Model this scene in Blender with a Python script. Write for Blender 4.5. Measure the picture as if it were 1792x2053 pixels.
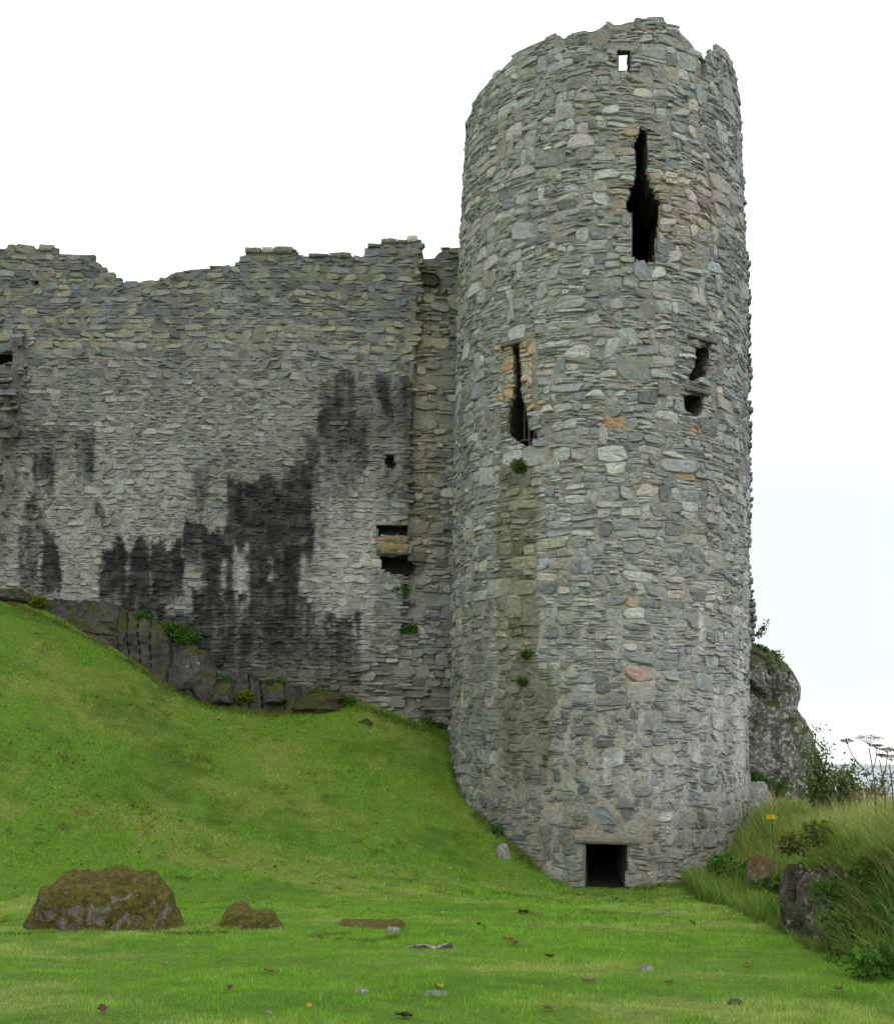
import bpy, math
import numpy as np
rad = math.radians
for o in list(bpy.data.objects): bpy.data.objects.remove(o)
SC = bpy.context.scene
COL = SC.collection

# ------------------------------------------------------------------ camera
EYE = 1.65
FK, ROLL, HY, HX, PW, PH = 1.07, rad(1.2), 1531.0, 1720.0, 1792.0, 2053.0
F = FK * PH
PITCH = math.atan((HY - (HX - PW/2)*math.tan(ROLL) - PH/2) * math.cos(ROLL) / F)
def _rx(a): c, s = math.cos(a), math.sin(a); return np.array([[1,0,0],[0,c,-s],[0,s,c]])
def _rz(a): c, s = math.cos(a), math.sin(a); return np.array([[c,-s,0],[s,c,0],[0,0,1.]])
MC = _rx(math.pi/2 + PITCH) @ _rz(ROLL)
cam_d = bpy.data.cameras.new('camera'); cam = bpy.data.objects.new('camera', cam_d); COL.objects.link(cam)
cam_d.sensor_fit = 'VERTICAL'; cam_d.sensor_height = 24.0; cam_d.lens = 24.0*FK
cam_d.clip_start = 0.05; cam_d.clip_end = 60000
from mathutils import Matrix
m4 = Matrix([[*MC[0], 0],[*MC[1], 0],[*MC[2], EYE],[0,0,0,1]])
cam.matrix_world = m4
SC.camera = cam

# ------------------------------------------------------------------ sky, sun, exposure
SUN_EL, SUN_AZ = rad(52), rad(150)          # azimuth clockwise from +y (behind the camera, to its right)
world = bpy.data.worlds.new('World'); SC.world = world; world.use_nodes = True
wn, wl = world.node_tree.nodes, world.node_tree.links
wn.clear()
wo = wn.new('ShaderNodeOutputWorld'); bg = wn.new('ShaderNodeBackground'); bg.inputs['Strength'].default_value = 0.1
sky = wn.new('ShaderNodeTexSky'); sky.sky_type = 'NISHITA'; sky.sun_disc = False
sky.sun_elevation = SUN_EL; sky.sun_rotation = SUN_AZ; sky.dust_density = 2.0
wt = wn.new('ShaderNodeTexCoord'); wm = wn.new('ShaderNodeMapping'); wm.inputs['Scale'].default_value = (1.6, 1.6, 6.0)
wno = wn.new('ShaderNodeTexNoise'); wno.inputs['Scale'].default_value = 1.4; wno.inputs['Detail'].default_value = 5
wr = wn.new('ShaderNodeValToRGB')
wr.color_ramp.elements[0].position = 0.30; wr.color_ramp.elements[0].color = (9.3, 10.4, 11.4, 1)
wr.color_ramp.elements[1].position = 0.47; wr.color_ramp.elements[1].color = (14.2, 14.3, 14.4, 1)
wx = wn.new('ShaderNodeMix'); wx.data_type = 'RGBA'; wx.inputs['Factor'].default_value = 0.93
wl.new(wt.outputs['Generated'], wm.inputs['Vector']); wl.new(wm.outputs['Vector'], wno.inputs['Vector'])
wl.new(wno.outputs['Fac'], wr.inputs['Fac'])
wd = wn.new('ShaderNodeVectorMath'); wd.operation = 'SUBTRACT'; wd.inputs[1].default_value = (math.sin(rad(19))*math.cos(rad(8.5)), math.cos(rad(19))*math.cos(rad(8.5)), math.sin(rad(8.5)))
ws = wn.new('ShaderNodeVectorMath'); ws.operation = 'MULTIPLY'; ws.inputs[1].default_value = (1., 1., 3.2)
wle = wn.new('ShaderNodeVectorMath'); wle.operation = 'LENGTH'; wad = wn.new('ShaderNodeMath'); wad.operation = 'MULTIPLY_ADD'; wad.inputs[1].default_value = -.42
wr2 = wn.new('ShaderNodeValToRGB'); wr2.color_ramp.elements[0].position = 0.0; wr2.color_ramp.elements[0].color = (.85, .85, .85, 1); wr2.color_ramp.interpolation = 'EASE'; wr2.color_ramp.elements[1].position = .36; wr2.color_ramp.elements[1].color = (0, 0, 0, 1)
wl.new(wt.outputs['Generated'], wd.inputs[0]); wl.new(wd.outputs[0], ws.inputs[0]); wl.new(ws.outputs[0], wle.inputs[0])
wl.new(wno.outputs['Fac'], wad.inputs[0]); wl.new(wle.outputs['Value'], wad.inputs[2]); wl.new(wad.outputs[0], wr2.inputs['Fac'])
wc = wn.new('ShaderNodeMix'); wc.data_type = 'RGBA'; wc.inputs['B'].default_value = (8.0, 8.7, 9.1, 1)
wl.new(wr2.outputs['Color'], wc.inputs['Factor']); wl.new(wr.outputs['Color'], wc.inputs['A'])
wl.new(sky.outputs['Color'], wx.inputs['A']); wl.new(wc.outputs['Result'], wx.inputs['B'])
wl.new(wx.outputs['Result'], bg.inputs['Color']); wl.new(bg.outputs['Background'], wo.inputs['Surface'])
sun_d = bpy.data.lights.new('sun', 'SUN'); sun = bpy.data.objects.new('sun', sun_d); COL.objects.link(sun)
sun_d.energy = 0.8; sun_d.angle = rad(25); sun_d.color = (1.0, 0.96, 0.90)
sun.rotation_euler = (math.pi/2 - SUN_EL, 0, math.pi - SUN_AZ)
sun.location = (8, -8, 30)
SC.view_settings.view_transform = 'Standard'; SC.view_settings.look = 'None'
SC.view_settings.exposure = 0.14; SC.view_settings.gamma = 1.0
SC.cycles.max_bounces = 6; SC.cycles.diffuse_bounces = 4; SC.cycles.transparent_max_bounces = 6
SC.cycles.use_denoising = True

# ------------------------------------------------------------------ small tools
def rays(X, Y):
    X = np.asarray(X, float); Y = np.asarray(Y, float)
    d = np.stack([(X-PW/2)/F, -(Y-PH/2)/F, -np.ones_like(X)], -1)
    return d @ MC.T
def project(P):
    q = (np.asarray(P, float) - np.array([0,0,EYE])) @ MC
    w = np.maximum(-q[..., 2], 1e-3)
    return q[..., 0]/w*F + PW/2, -q[..., 1]/w*F + PH/2
def at(X, Y, depth):                        # the point seen at (X, Y) that lies at world y = depth
    d = rays(X, Y); t = depth/d[..., 1]
    return d*np.asarray(t)[..., None] + np.array([0,0,EYE])
def lin(r, g, b):
    c = np.array([r, g, b], float)/255.
    return np.where(c <= .04045, c/12.92, ((c+.055)/1.055)**2.4)
def smooth(a, b, x):
    t = np.clip((np.asarray(x, float)-a)/(b-a), 0, 1); return t*t*(3-2*t)
def _h(ix, iy, iz):
    with np.errstate(over='ignore'):
        h = (ix.astype(np.int64)*374761393 + iy.astype(np.int64)*668265263 + iz.astype(np.int64)*2147483647) & 0xffffffff
        h = ((h ^ (h >> 13))*1274126177) & 0xffffffff
        h = ((h ^ (h >> 16))*2246822519) & 0xffffffff
        return ((h ^ (h >> 15)) & 0xffffff)/float(0xffffff)
def vnoise(x, y, z=0.0):
    x, y, z = np.broadcast_arrays(np.asarray(x, float), np.asarray(y, float), np.asarray(z, float))
    fx, fy, fz = np.floor(x), np.floor(y), np.floor(z)
    tx, ty, tz = x-fx, y-fy, z-fz
    tx, ty, tz = tx*tx*(3-2*tx), ty*ty*(3-2*ty), tz*tz*(3-2*tz)
    r = 0
    for i in (0,1):
        for j in (0,1):
            for k in (0,1):
                w = (tx if i else 1-tx)*(ty if j else 1-ty)*(tz if k else 1-tz)
                r = r + w*_h(fx+i, fy+j, fz+k)
    return r*2-1
def fbm(x, y, z=0.0, n=4):
    r, a = 0, 1.0
    for i in range(n):
        r = r + a*vnoise(np.asarray(x)*2**i+17.3*i, np.asarray(y)*2**i-5.1*i, np.asarray(z)*2**i+3.7*i); a *= .5
    return r/1.6
def inpoly(px, py, poly):
    poly = np.asarray(poly, float); r = np.zeros(np.shape(px), bool); n = len(poly)
    for i in range(n):
        x1, y1 = poly[i]; x2, y2 = poly[(i+1) % n]
        if y1 == y2: continue
        c = ((y1 > py) != (y2 > py)) & (px < (x2-x1)*(py-y1)/(y2-y1)+x1)
        r ^= c
    return r

def tag(o, label=None, cat=None, group=None, kind=None):
    if label: o['label'] = label
    if cat: o['category'] = cat
    if group: o['group'] = group
    if kind: o['kind'] = kind
    return o
def thing(name, label, cat, loc, group=None):
    o = bpy.data.objects.new(name, None); COL.objects.link(o); o.location = tuple(float(c) for c in loc); o.empty_display_size = .3
    return tag(o, label, cat, group)
def mk(name, V, faces, mats, parent=None, loc=None, col=None, mi=None, smooth_=False):
    """one mesh object from numpy arrays; faces = list of (k,3)/(k,4) index arrays; V in world space"""
    V = np.asarray(V, np.float64)
    base = np.array(parent.location) if parent else (np.array(loc, float) if loc is not None else np.zeros(3))
    if parent and parent.parent: base = base + np.array(parent.parent.location)
    me = bpy.data.meshes.new(name)
    faces = [np.asarray(f, np.int64) for f in faces if len(f)]
    me.vertices.add(len(V)); me.vertices.foreach_set('co', (V-base).astype(np.float32).ravel())
    lv = np.concatenate([f.ravel() for f in faces]); tot = np.concatenate([np.full(len(f), f.shape[1]) for f in faces])
    me.loops.add(len(lv)); me.loops.foreach_set('vertex_index', lv.astype(np.int32))
    me.polygons.add(len(tot)); st = np.concatenate([[0], np.cumsum(tot)[:-1]])
    me.polygons.foreach_set('loop_start', st.astype(np.int32))
    if mi is not None: me.polygons.foreach_set('material_index', np.asarray(mi, np.int32))
    me.polygons.foreach_set('use_smooth', np.full(len(tot), bool(smooth_)))
    for m in (mats if isinstance(mats, (list, tuple)) else [mats]): me.materials.append(m)
    if col is not None:
        a = me.color_attributes.new('Col', 'FLOAT_COLOR', 'POINT')
        c = np.ones((len(V), 4), np.float32); c[:, :3] = np.clip(col, 0, 1); a.data.foreach_set('color', c.ravel())
    me.update(calc_edges=True); me.validate()
    o = bpy.data.objects.new(name, me); COL.objects.link(o)
    if parent: o.parent = parent
    else: o.location = tuple(base)
    return o
def gridfaces(nu, nv, wrap=False):
    i = np.arange(nu-(0 if wrap else 1))[:, None]; j = np.arange(nv-1)[None, :]
    a = i*nv+j; b = ((i+1) % nu)*nv+j
    return np.stack([a, b, b+1, a+1], -1).reshape(-1, 4)
class Acc:                                    # collects pieces of one mesh
    def __init__(s): s.V, s.F, s.C, s.n = [], [], [], 0
    def add(s, V, faces, col=None):
        V = np.asarray(V, float).reshape(-1, 3)
        s.V.append(V)
        for f in (faces if isinstance(faces, list) else [faces]): s.F.append(np.asarray(f)+s.n)
        if col is not None: s.C.append(np.broadcast_to(np.asarray(col, float), (len(V), 3)))
        s.n += len(V)
    def tube(s, pts, rr, k=6, col=None):
        pts = np.asarray(pts, float); n = len(pts); rr = np.broadcast_to(rr, (n,))
        t = np.gradient(pts, axis=0); t /= np.linalg.norm(t, axis=1)[:, None]+1e-9
        ref = np.where(np.abs(t[:, 2:3]) > .9, np.array([[1.,0,0]]), np.array([[0,0,1.]]))
        a = np.cross(t, ref); a /= np.linalg.norm(a, axis=1)[:, None]; b = np.cross(t, a)
        an = np.arange(k)/k*2*np.pi
        ring = pts[:, None]+rr[:, None, None]*(np.cos(an)[None, :, None]*a[:, None]+np.sin(an)[None, :, None]*b[:, None])
        i = np.arange(n-1)[:, None]*k; j = np.arange(k)[None]
        f = np.stack([i+j, i+(j+1) % k, i+k+(j+1) % k, i+k+j], -1).reshape(-1, 4)
        V = np.concatenate([ring.reshape(-1, 3), pts[:1], pts[-1:]])
        jj = np.arange(k)
        c0 = np.stack([np.full(k, n*k), (jj+1) % k, jj], -1); c1 = np.stack([np.full(k, n*k+1), (n-1)*k+jj, (n-1)*k+(jj+1) % k], -1)
        s.add(V, [f, c0, c1], col)
    def build(s, name, mats, parent=None, loc=None, smooth_=False):
        return mk(name, np.concatenate(s.V), s.F, mats, parent, loc, np.concatenate(s.C) if s.C else None, None, smooth_)

# ------------------------------------------------------------------ materials
class NT:
    def __init__(s, name):
        s.m = bpy.data.materials.new(name); s.m.use_nodes = True; s.t = s.m.node_tree; s.t.nodes.clear()
        s.out = s.t.nodes.new('ShaderNodeOutputMaterial'); s.p = s.t.nodes.new('ShaderNodeBsdfPrincipled')
        s.t.links.new(s.p.outputs[0], s.out.inputs[0]); s.p.inputs['Roughness'].default_value = .9
        s.p.inputs['Specular IOR Level'].default_value = .25
        s.tc = s.t.nodes.new('ShaderNodeTexCoord').outputs['Object']
    def n(s, typ, **kw):
        x = s.t.nodes.new(typ)
        for k, v in kw.items(): setattr(x, k, v)
        return x
    def link(s, a, b): s.t.links.new(a, b)
    def noise(s, scale, detail=4, rough=.55, vec=None, stretch=None):
        x = s.n('ShaderNodeTexNoise'); x.inputs['Scale'].default_value = scale; x.inputs['Detail'].default_value = detail; x.inputs['Roughness'].default_value = rough
        v = vec or s.tc
        if stretch:
            mp = s.n('ShaderNodeMapping'); mp.inputs['Scale'].default_value = stretch; s.link(v, mp.inputs['Vector']); v = mp.outputs['Vector']
        s.link(v, x.inputs['Vector']); return x.outputs['Fac']
    def ramp(s, fac, stops):
        x = s.n('ShaderNodeValToRGB'); e = x.color_ramp.elements
        while len(e) < len(stops): e.new(.5)
        for i, (p, c) in enumerate(stops):
            e[i].position = p; e[i].color = (c, c, c, 1) if np.isscalar(c) else (*c, 1)
        s.link(fac, x.inputs['Fac']); return x.outputs['Color']
    def mix(s, fac, a, b, mode='MIX'):
        x = s.n('ShaderNodeMix', data_type='RGBA', blend_type=mode)
        for sock, v in ((x.inputs['Factor'], fac), (x.inputs['A'], a), (x.inputs['B'], b)):
            if isinstance(v, (int, float)): sock.default_value = v
            elif isinstance(v, (tuple, list, np.ndarray)): sock.default_value = (*[float(q) for q in v], 1)
            else: s.link(v, sock)
        return x.outputs['Result']
    def attr(s, name='Col'):
        x = s.n('ShaderNodeAttribute'); x.attribute_name = name; return x.outputs['Color']
    def bump(s, h, strength=.5, dist=.02):
        x = s.n('ShaderNodeBump'); x.inputs['Strength'].default_value = strength; x.inputs['Distance'].default_value = dist
        s.link(h, x.inputs['Height']); s.link(x.outputs['Normal'], s.p.inputs['Normal'])
    def color(s, c): 
        if isinstance(c, (tuple, list, np.ndarray)): s.p.inputs['Base Color'].default_value = (*[float(q) for q in c], 1)
        else: s.link(c, s.p.inputs['Base Color'])
        return s.m
def mat_stone(name, lichen=.12, lichen_col=(.50,.52,.45), spots=.68):
    t = NT(name); c = t.attr()
    c = t.mix(1.0, c, t.ramp(t.noise(9, 6, .65), [(.25, .62), (.5, 1.0), (.78, 1.38)]), 'MULTIPLY')
    c = t.mix(1.0, c, t.ramp(t.noise(55, 3, .7), [(.3, .72), (.7, 1.28)]), 'MULTIPLY')
    l = t.ramp(t.noise(26, 5, .7), [(spots-.03, 0.), (spots+.03, 1.)])
    l2 = t.ramp(t.noise(1.4, 3), [(.42, 0.), (.62, 1.)])
    c = t.mix(t.mix(1.0, l, l2, 'MULTIPLY'), c, lichen_col) if lichen else c
    t.bump(t.noise(34, 6, .7), .6, .02)
    return t.color(c)
M_STONE = mat_stone('rubble_stone'); M_WALL = mat_stone('wall_stone', spots=.70)
def mat_mortar(name):
    t = NT(name); c = t.attr()
    c = t.mix(1.0, c, t.ramp(t.noise(13, 7, .75), [(.3, .42), (.5, .98), (.72, 1.42)]), 'MULTIPLY')
    c = t.mix(1.0, c, t.ramp(t.noise(45, 4, .8), [(.32, .6), (.68, 1.35)]), 'MULTIPLY')
    t.bump(t.noise(22, 8, .8), 1.0, .06)
    return t.color(c)
M_MORTAR = mat_mortar('lime_mortar')
def mat_rock(name, c1, c2, moss=None, moss_amt=.5, lichen=None, lt=.62, scale=3., up=.35, lscale=14, crack=True):
    t = NT(name)
    c = t.mix(t.ramp(t.noise(scale, 8, .65), [(.3, 0.), (.7, 1.)]), c1, c2)
    c = t.mix(1.0, c, t.ramp(t.noise(scale*9, 5, .7), [(.3, .6), (.7, 1.3)]), 'MULTIPLY')
    if crack:
        ck = t.ramp(t.noise(scale*1.3, 6, .6, stretch=(1.6, 1.6, .6)), [(.47, 1.), (.5, .35), (.53, 1.)]); c = t.mix(.7, c, ck, 'MULTIPLY')
    if lichen is not None:
        l = t.ramp(t.noise(lscale, 5, .65), [(lt-.03, 0.), (lt+.03, 1.)]); c = t.mix(l, c, lichen)
    if moss is not None:
        g = t.n('ShaderNodeNewGeometry'); sx = t.n('ShaderNodeSeparateXYZ'); t.link(g.outputs['Normal'], sx.inputs[0])
        ma = t.n('ShaderNodeMath', operation='MULTIPLY_ADD'); ma.inputs[1].default_value = up; t.link(sx.outputs['Z'], ma.inputs[0]); t.link(t.noise(scale*1.6, 6, .6), ma.inputs[2])
        mf = t.ramp(ma.outputs[0], [(1.0-moss_amt-.05+.0, 0.), (1.0-moss_amt+.03, 1.)])
        mc = t.mix(t.ramp(t.noise(scale*4, 5, .7), [(.35, 0.), (.65, 1.)]), moss[0], moss[1])
        mc = t.mix(1.0, mc, t.ramp(t.noise(60, 3, .8), [(.3, .5), (.7, 1.4)]), 'MULTIPLY')
        c = t.mix(mf, c, mc)
    t.bump(t.noise(scale*7, 8, .72), .9, .06)
    return t.color(c)
def mat_leaf(name, up=.6, trans=.35, rough=.75):
    """blade / leaf material: colour per vertex, some light passing through"""
    t = NT(name); c = t.attr(); c = t.mix(1.0, c, t.ramp(t.noise(3, 3), [(.3, .85), (.7, 1.15)]), 'MULTIPLY')
    g = t.n('ShaderNodeNewGeometry'); vm = t.n('ShaderNodeMix', data_type='VECTOR'); vm.inputs['Factor'].default_value = up
    vm.inputs['B'].default_value = (0, 0, 1); t.link(g.outputs['Normal'], vm.inputs['A'])
    nz = t.n('ShaderNodeVectorMath', operation='NORMALIZE'); t.link(vm.outputs['Result'], nz.inputs[0])
    d = t.n('ShaderNodeBsdfDiffuse'); t.link(c, d.inputs['Color']); t.link(nz.outputs[0], d.inputs['Normal'])
    r = t.n('ShaderNodeBsdfTranslucent'); t.link(c, r.inputs['Color'])
    x = t.n('ShaderNodeMixShader'); x.inputs[0].default_value = trans; t.link(d.outputs[0], x.inputs[1]); t.link(r.outputs[0], x.inputs[2])
    t.link(x.outputs[0], t.out.inputs[0])
    return t.m
M_GRASS = mat_leaf('grass_blades', .5, .45); M_LEAF = mat_leaf('green_leaves', .25, .45)
def mat_plain(name, c, rough=.8, metal=0.):
    t = NT(name); t.p.inputs['Roughness'].default_value = rough; t.p.inputs['Metallic'].default_value = metal
    c = t.mix(1.0, c, t.ramp(t.noise(25, 5, .7), [(.3, .7), (.7, 1.25)]), 'MULTIPLY'); t.bump(t.noise(40, 5), .3, .01)
    return t.color(c)

# ------------------------------------------------------------------ tower geometry
AZ, D0 = rad(8.20), 28.0
RT = np.array([math.cos(AZ), -math.sin(AZ), 0.]); FW = np.array([math.sin(AZ), math.cos(AZ), 0.])
_ZR = np.array([-2.5, 1.9, 5., 8.6, 12.3, 14.8, 16.6, 19.5]); _RR = np.array([3.60, 3.60, 3.67, 3.755, 3.80, 3.815, 3.80, 3.74])
def t_r(z): return np.interp(z, _ZR, _RR)
def t_c(z):                                   # the axis leans a little to the right
    z = np.asarray(z, float); lean = np.interp(z, [-2, 2, 19], [-.20, -.16, .10])
    return FW*D0 + lean[..., None]*RT
RU = 3.7
def t_pos(u, v, d=0.0):
    u = np.asarray(u, float); v = np.asarray(v, float); th = u/RU; r = t_r(v)+d
    P = t_c(v) + (r*np.sin(th))[..., None]*RT - (r*np.cos(th))[..., None]*FW
    P[..., 2] = v; return P
def on_tower(X, Y):
    d = rays(X, Y); d2 = d[..., :2]; z = np.full(np.shape(X), 8.0)
    for _ in range(12):
        c = t_c(z)[..., :2]; r = t_r(z)
        A = (d2**2).sum(-1); B = (d2*c).sum(-1); Cc = (c**2).sum(-1)-r**2
        disc = B*B-A*Cc; t = (B-np.sqrt(np.maximum(disc, 0)))/A; z = EYE+t*d[..., 2]
    P = d*t[..., None]+np.array([0,0,EYE]); q = P-t_c(z)
    th = np.arctan2((q*RT).sum(-1), -(q*FW).sum(-1))
    return th*RU, z
# wall plane
_WA = at(-200., 1000., 29.0); _WB = at(905., 1000., 28.55)
WD = _WB-_WA; WD[2] = 0; WD /= np.linalg.norm(WD); WNn = np.array([WD[1], -WD[0], 0.])   # normal towards the camera
W0 = np.array([_WB[0], _WB[1], 0.])
def w_pos(u, v, d=0.0):
    u = np.asarray(u, float); v = np.asarray(v, float); d = np.asarray(d, float)
    P = W0 + u[..., None]*WD + np.broadcast_to(d, u.shape)[..., None]*WNn
    P[..., 2] = v; return P
def on_wall(X, Y):
    d = rays(X, Y); o = np.array([0,0,EYE]); t = ((W0-o)@WNn*1.0)
    nd = d@WNn; t = ((W0[:2]-o[:2])@WNn[:2])/nd
    P = o+d*t[..., None]; return (P-W0)@WD, P[..., 2]

# ------------------------------------------------------------------ ground
rngT = np.random.default_rng(3)
wb = np.array([(-250,1140),(-100,1170),(0,1195),(60,1207),(150,1242),(250,1297),(330,1352),(420,1402),(500,1412),(600,1412),(700,1402),(800,1432),(895,1465)], float)
tb = np.array([(908,1530),(928,1595),(955,1630),(985,1655),(1040,1705),(1090,1750),(1150,1778),(1215,1780),(1270,1778),(1330,1772),(1400,1765)], float)
ctrl = []
u_, v_ = on_wall(wb[:, 0], wb[:, 1]); ctrl += list(w_pos(u_, v_, .0))
u_, v_ = on_tower(tb[:, 0], tb[:, 1]); ctrl += list(t_pos(u_, v_, .0))
for y in (-6, 0, 4, 8, 12, 16):
    for x in (-14, -8, -3, 1, 5, 12): ctrl.append((x, y, -.048*(y-5) + (.0 if x > -10 else .15)))
for x, z in ((-14, .3), (-9, -.28), (-6, -.48), (-3, -.62), (0, -.72), (2.5, -.82), (5, -.85), (12, -.8)): ctrl.append((x, 20, z))
for x, z in ((-13, 3.6), (-9, 2.45), (-6, 1.45), (-3.5, .75), (-1, .25)): ctrl.append((x, 24.3, z))
ctrl += [(-22, 28, 7.5), (-22, 20, 2.), (-12, 34, 6.6), (-6, 34, 4.4), (0, 34, 2.2), (8, 27, -.75), (8, 32, -.8), (14, 26, -.9), (-22, 8, .6), (20, 14, -.6), (20, 0, .2)]
ctrl = np.array(ctrl, float)
def _tps(d2): return np.where(d2 > 1e-9, d2*np.log(d2+1e-12)*.5, 0)
_n = len(ctrl); _d2 = ((ctrl[:, None, :2]-ctrl[None, :, :2])**2).sum(-1)
_A = np.zeros((_n+3, _n+3)); _A[:_n, :_n] = _tps(_d2)+np.eye(_n)*.15
_A[:_n, _n] = 1; _A[:_n, _n+1:] = ctrl[:, :2]; _A[_n, :_n] = 1; _A[_n+1:, :_n] = ctrl[:, :2].T
_w = np.linalg.solve(_A, np.concatenate([ctrl[:, 2], np.zeros(3)]))
MY = np.array([-4, 3, 5, 8, 10.5, 12.8, 15.3, 18, 21, 24.5, 30, 40]); MX = np.array([14, 9, 6.3, 4.75, 4.3, 4.4, 4.65, 5.15, 5.6, 5.75, 7.0, 9.])
def mound_s(x, y): return x-np.interp(y, MY, MX) + .12*vnoise(y*.9, 3.3)
def ground_z(x, y, detail=True):
    x = np.asarray(x, float); y = np.asarray(y, float); sh = x.shape; x = x.ravel(); y = y.ravel()
    z = np.empty(len(x)); xc = np.clip(x, -26, 24); yc = np.clip(y, -10, 36)
    for i in range(0, len(x), 60000):
        s = slice(i, i+60000)
        d2 = (xc[s, None]-ctrl[None, :, 0])**2+(yc[s, None]-ctrl[None, :, 1])**2
        z[s] = _tps(d2)@_w[:_n]+_w[_n]+xc[s]*_w[_n+1]+yc[s]*_w[_n+2]
    s = mound_s(x, y)
    steep = np.interp(y, [8, 16, 19], [.55, .55, 1.4])
    hm = np.interp(y, [0, 6, 10, 15, 20, 25, 32], [.3, .8, .95, .95, .8, .75, .6])
    z += hm*smooth(0, 1, s/steep) + .55*smooth(.3, 2.4, s)*smooth(4, 10, y)
    fall = np.maximum(smooth(31, 44, y)*smooth(1, 7, x), smooth(13, 24, x)*smooth(-4, 8, y))
    fall = np.maximum(fall, smooth(45, 70, y))
    z = z*(1-fall) + (-14)*fall
    if detail:
        z += .030*fbm(x*.9, y*.9, 0, 3)*(1+1.3*smooth(20, 24, y)) + .012*vnoise(x*4.1, y*4.1)
    return z.reshape(sh)
def gline(a, b, st, ext, g=1.18):
    c = list(np.arange(a, b+1e-6, st)); s = st
    while c[-1] < ext[1]: s *= g; c.append(c[-1]+s)
    s = st
    while c[0] > ext[0]: s *= g; c.insert(0, c[0]-s)
    return np.array(c)
gx = gline(-13, 10, .1, (-600, 220)); gy = gline(5, 30.5, .1, (-600, 140))
GX, GY = np.meshgrid(gx, gy, indexing='ij'); GZ = ground_z(GX, GY)
def patches(x, y):                            # 0..1 dry/yellow, 0..1 dark lush, both world-fixed
    dry = smooth(.0, .62, fbm(x*.55+3, y*.8, 5.0, 4)+.30*vnoise(x*2.2, y*3.1)+.22*vnoise(x*6, y*6.5)+.34*vnoise(x*.35, y*1.9, 40))
    lush = smooth(.05, .65, fbm(x*.7-9, y*.9+4, 1.0, 4)+.34*vnoise(x*5, y*5.5, 2)+.25*vnoise(x*.8, y*2.3, 50))
    return dry, lush
def grass_col(x, y, z):
    dry, lush = patches(x, y)
    hill = smooth(18, 22.5, y)*smooth(5.2, 3.0, x)
    a = np.array([.099, .190, .014]); b = np.array([.200, .236, .050]); c = np.array([.060, .140, .010])
    col = a*(1-dry[:, None]*.75)+b*(dry[:, None]*.75); col = col*(1-.6*lush[:, None])+c*(.6*lush[:, None])
    h1 = np.array([.096, .180, .014])*(1-dry[:, None]*.6)+np.array([.170, .196, .040])*dry[:, None]*.6
    h1 = h1*(1-.75*lush[:, None])+np.array([.056, .118, .010])*.75*lush[:, None]
    return col*(1-hill[:, None])+h1*hill[:, None]
gcol = grass_col(GX.ravel(), GY.ravel(), GZ.ravel())*1.15
msk = (mound_s(GX.ravel(), GY.ravel()) > -.1)[:, None]
_r = np.hypot(GX.ravel()-t_c(np.array(0.))[0], GY.ravel()-t_c(np.array(0.))[1])[:, None]; gcol = np.where(_r < 3.45, np.array([.012, .010, .008]), gcol)  # shade inside the doorway, put into the ground colour as near-black
gcol = np.where(msk & (_r > 3.6), np.array([.075, .105, .024]), gcol)
t = NT('turf'); c = t.attr(); c = t.mix(1.0, c, t.ramp(t.noise(14, 6, .7), [(.25, .45), (.5, .95), (.75, 1.35)]), 'MULTIPLY')
c = t.mix(t.ramp(t.noise(3.1, 6, .7), [(.66, 0.), (.74, .7)]), c, (.085, .060, .026))
t.bump(t.noise(40, 6, .75), 1.0, .05); M_TURF = t.color(c)
ground = mk('ground', np.stack([GX, GY, GZ], -1).reshape(-1, 3), [gridfaces(len(gx), len(gy))], M_TURF, col=gcol, smooth_=True)
tag(ground, 'green grassy ground sloping up from a flat lawn to the wall', 'ground', kind='structure')
# sea
t = NT('sea_water'); t.p.inputs['Roughness'].default_value = .22; t.p.inputs['IOR'].default_value = 1.33; t.p.inputs['Specular IOR Level'].default_value = .5
t.bump(t.noise(.35, 5, .6), .5, .6); sea_m = t.color((.10, .17, .21))
S = 30000.
sea = mk('sea', [(-S,-S,-9),(S,-S,-9),(S,S,-9),(-S,S,-9)], [np.array([[0,1,2,3]])], sea_m)
tag(sea, 'pale blue grey sea out to the horizon', 'sea', kind='structure')

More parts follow.
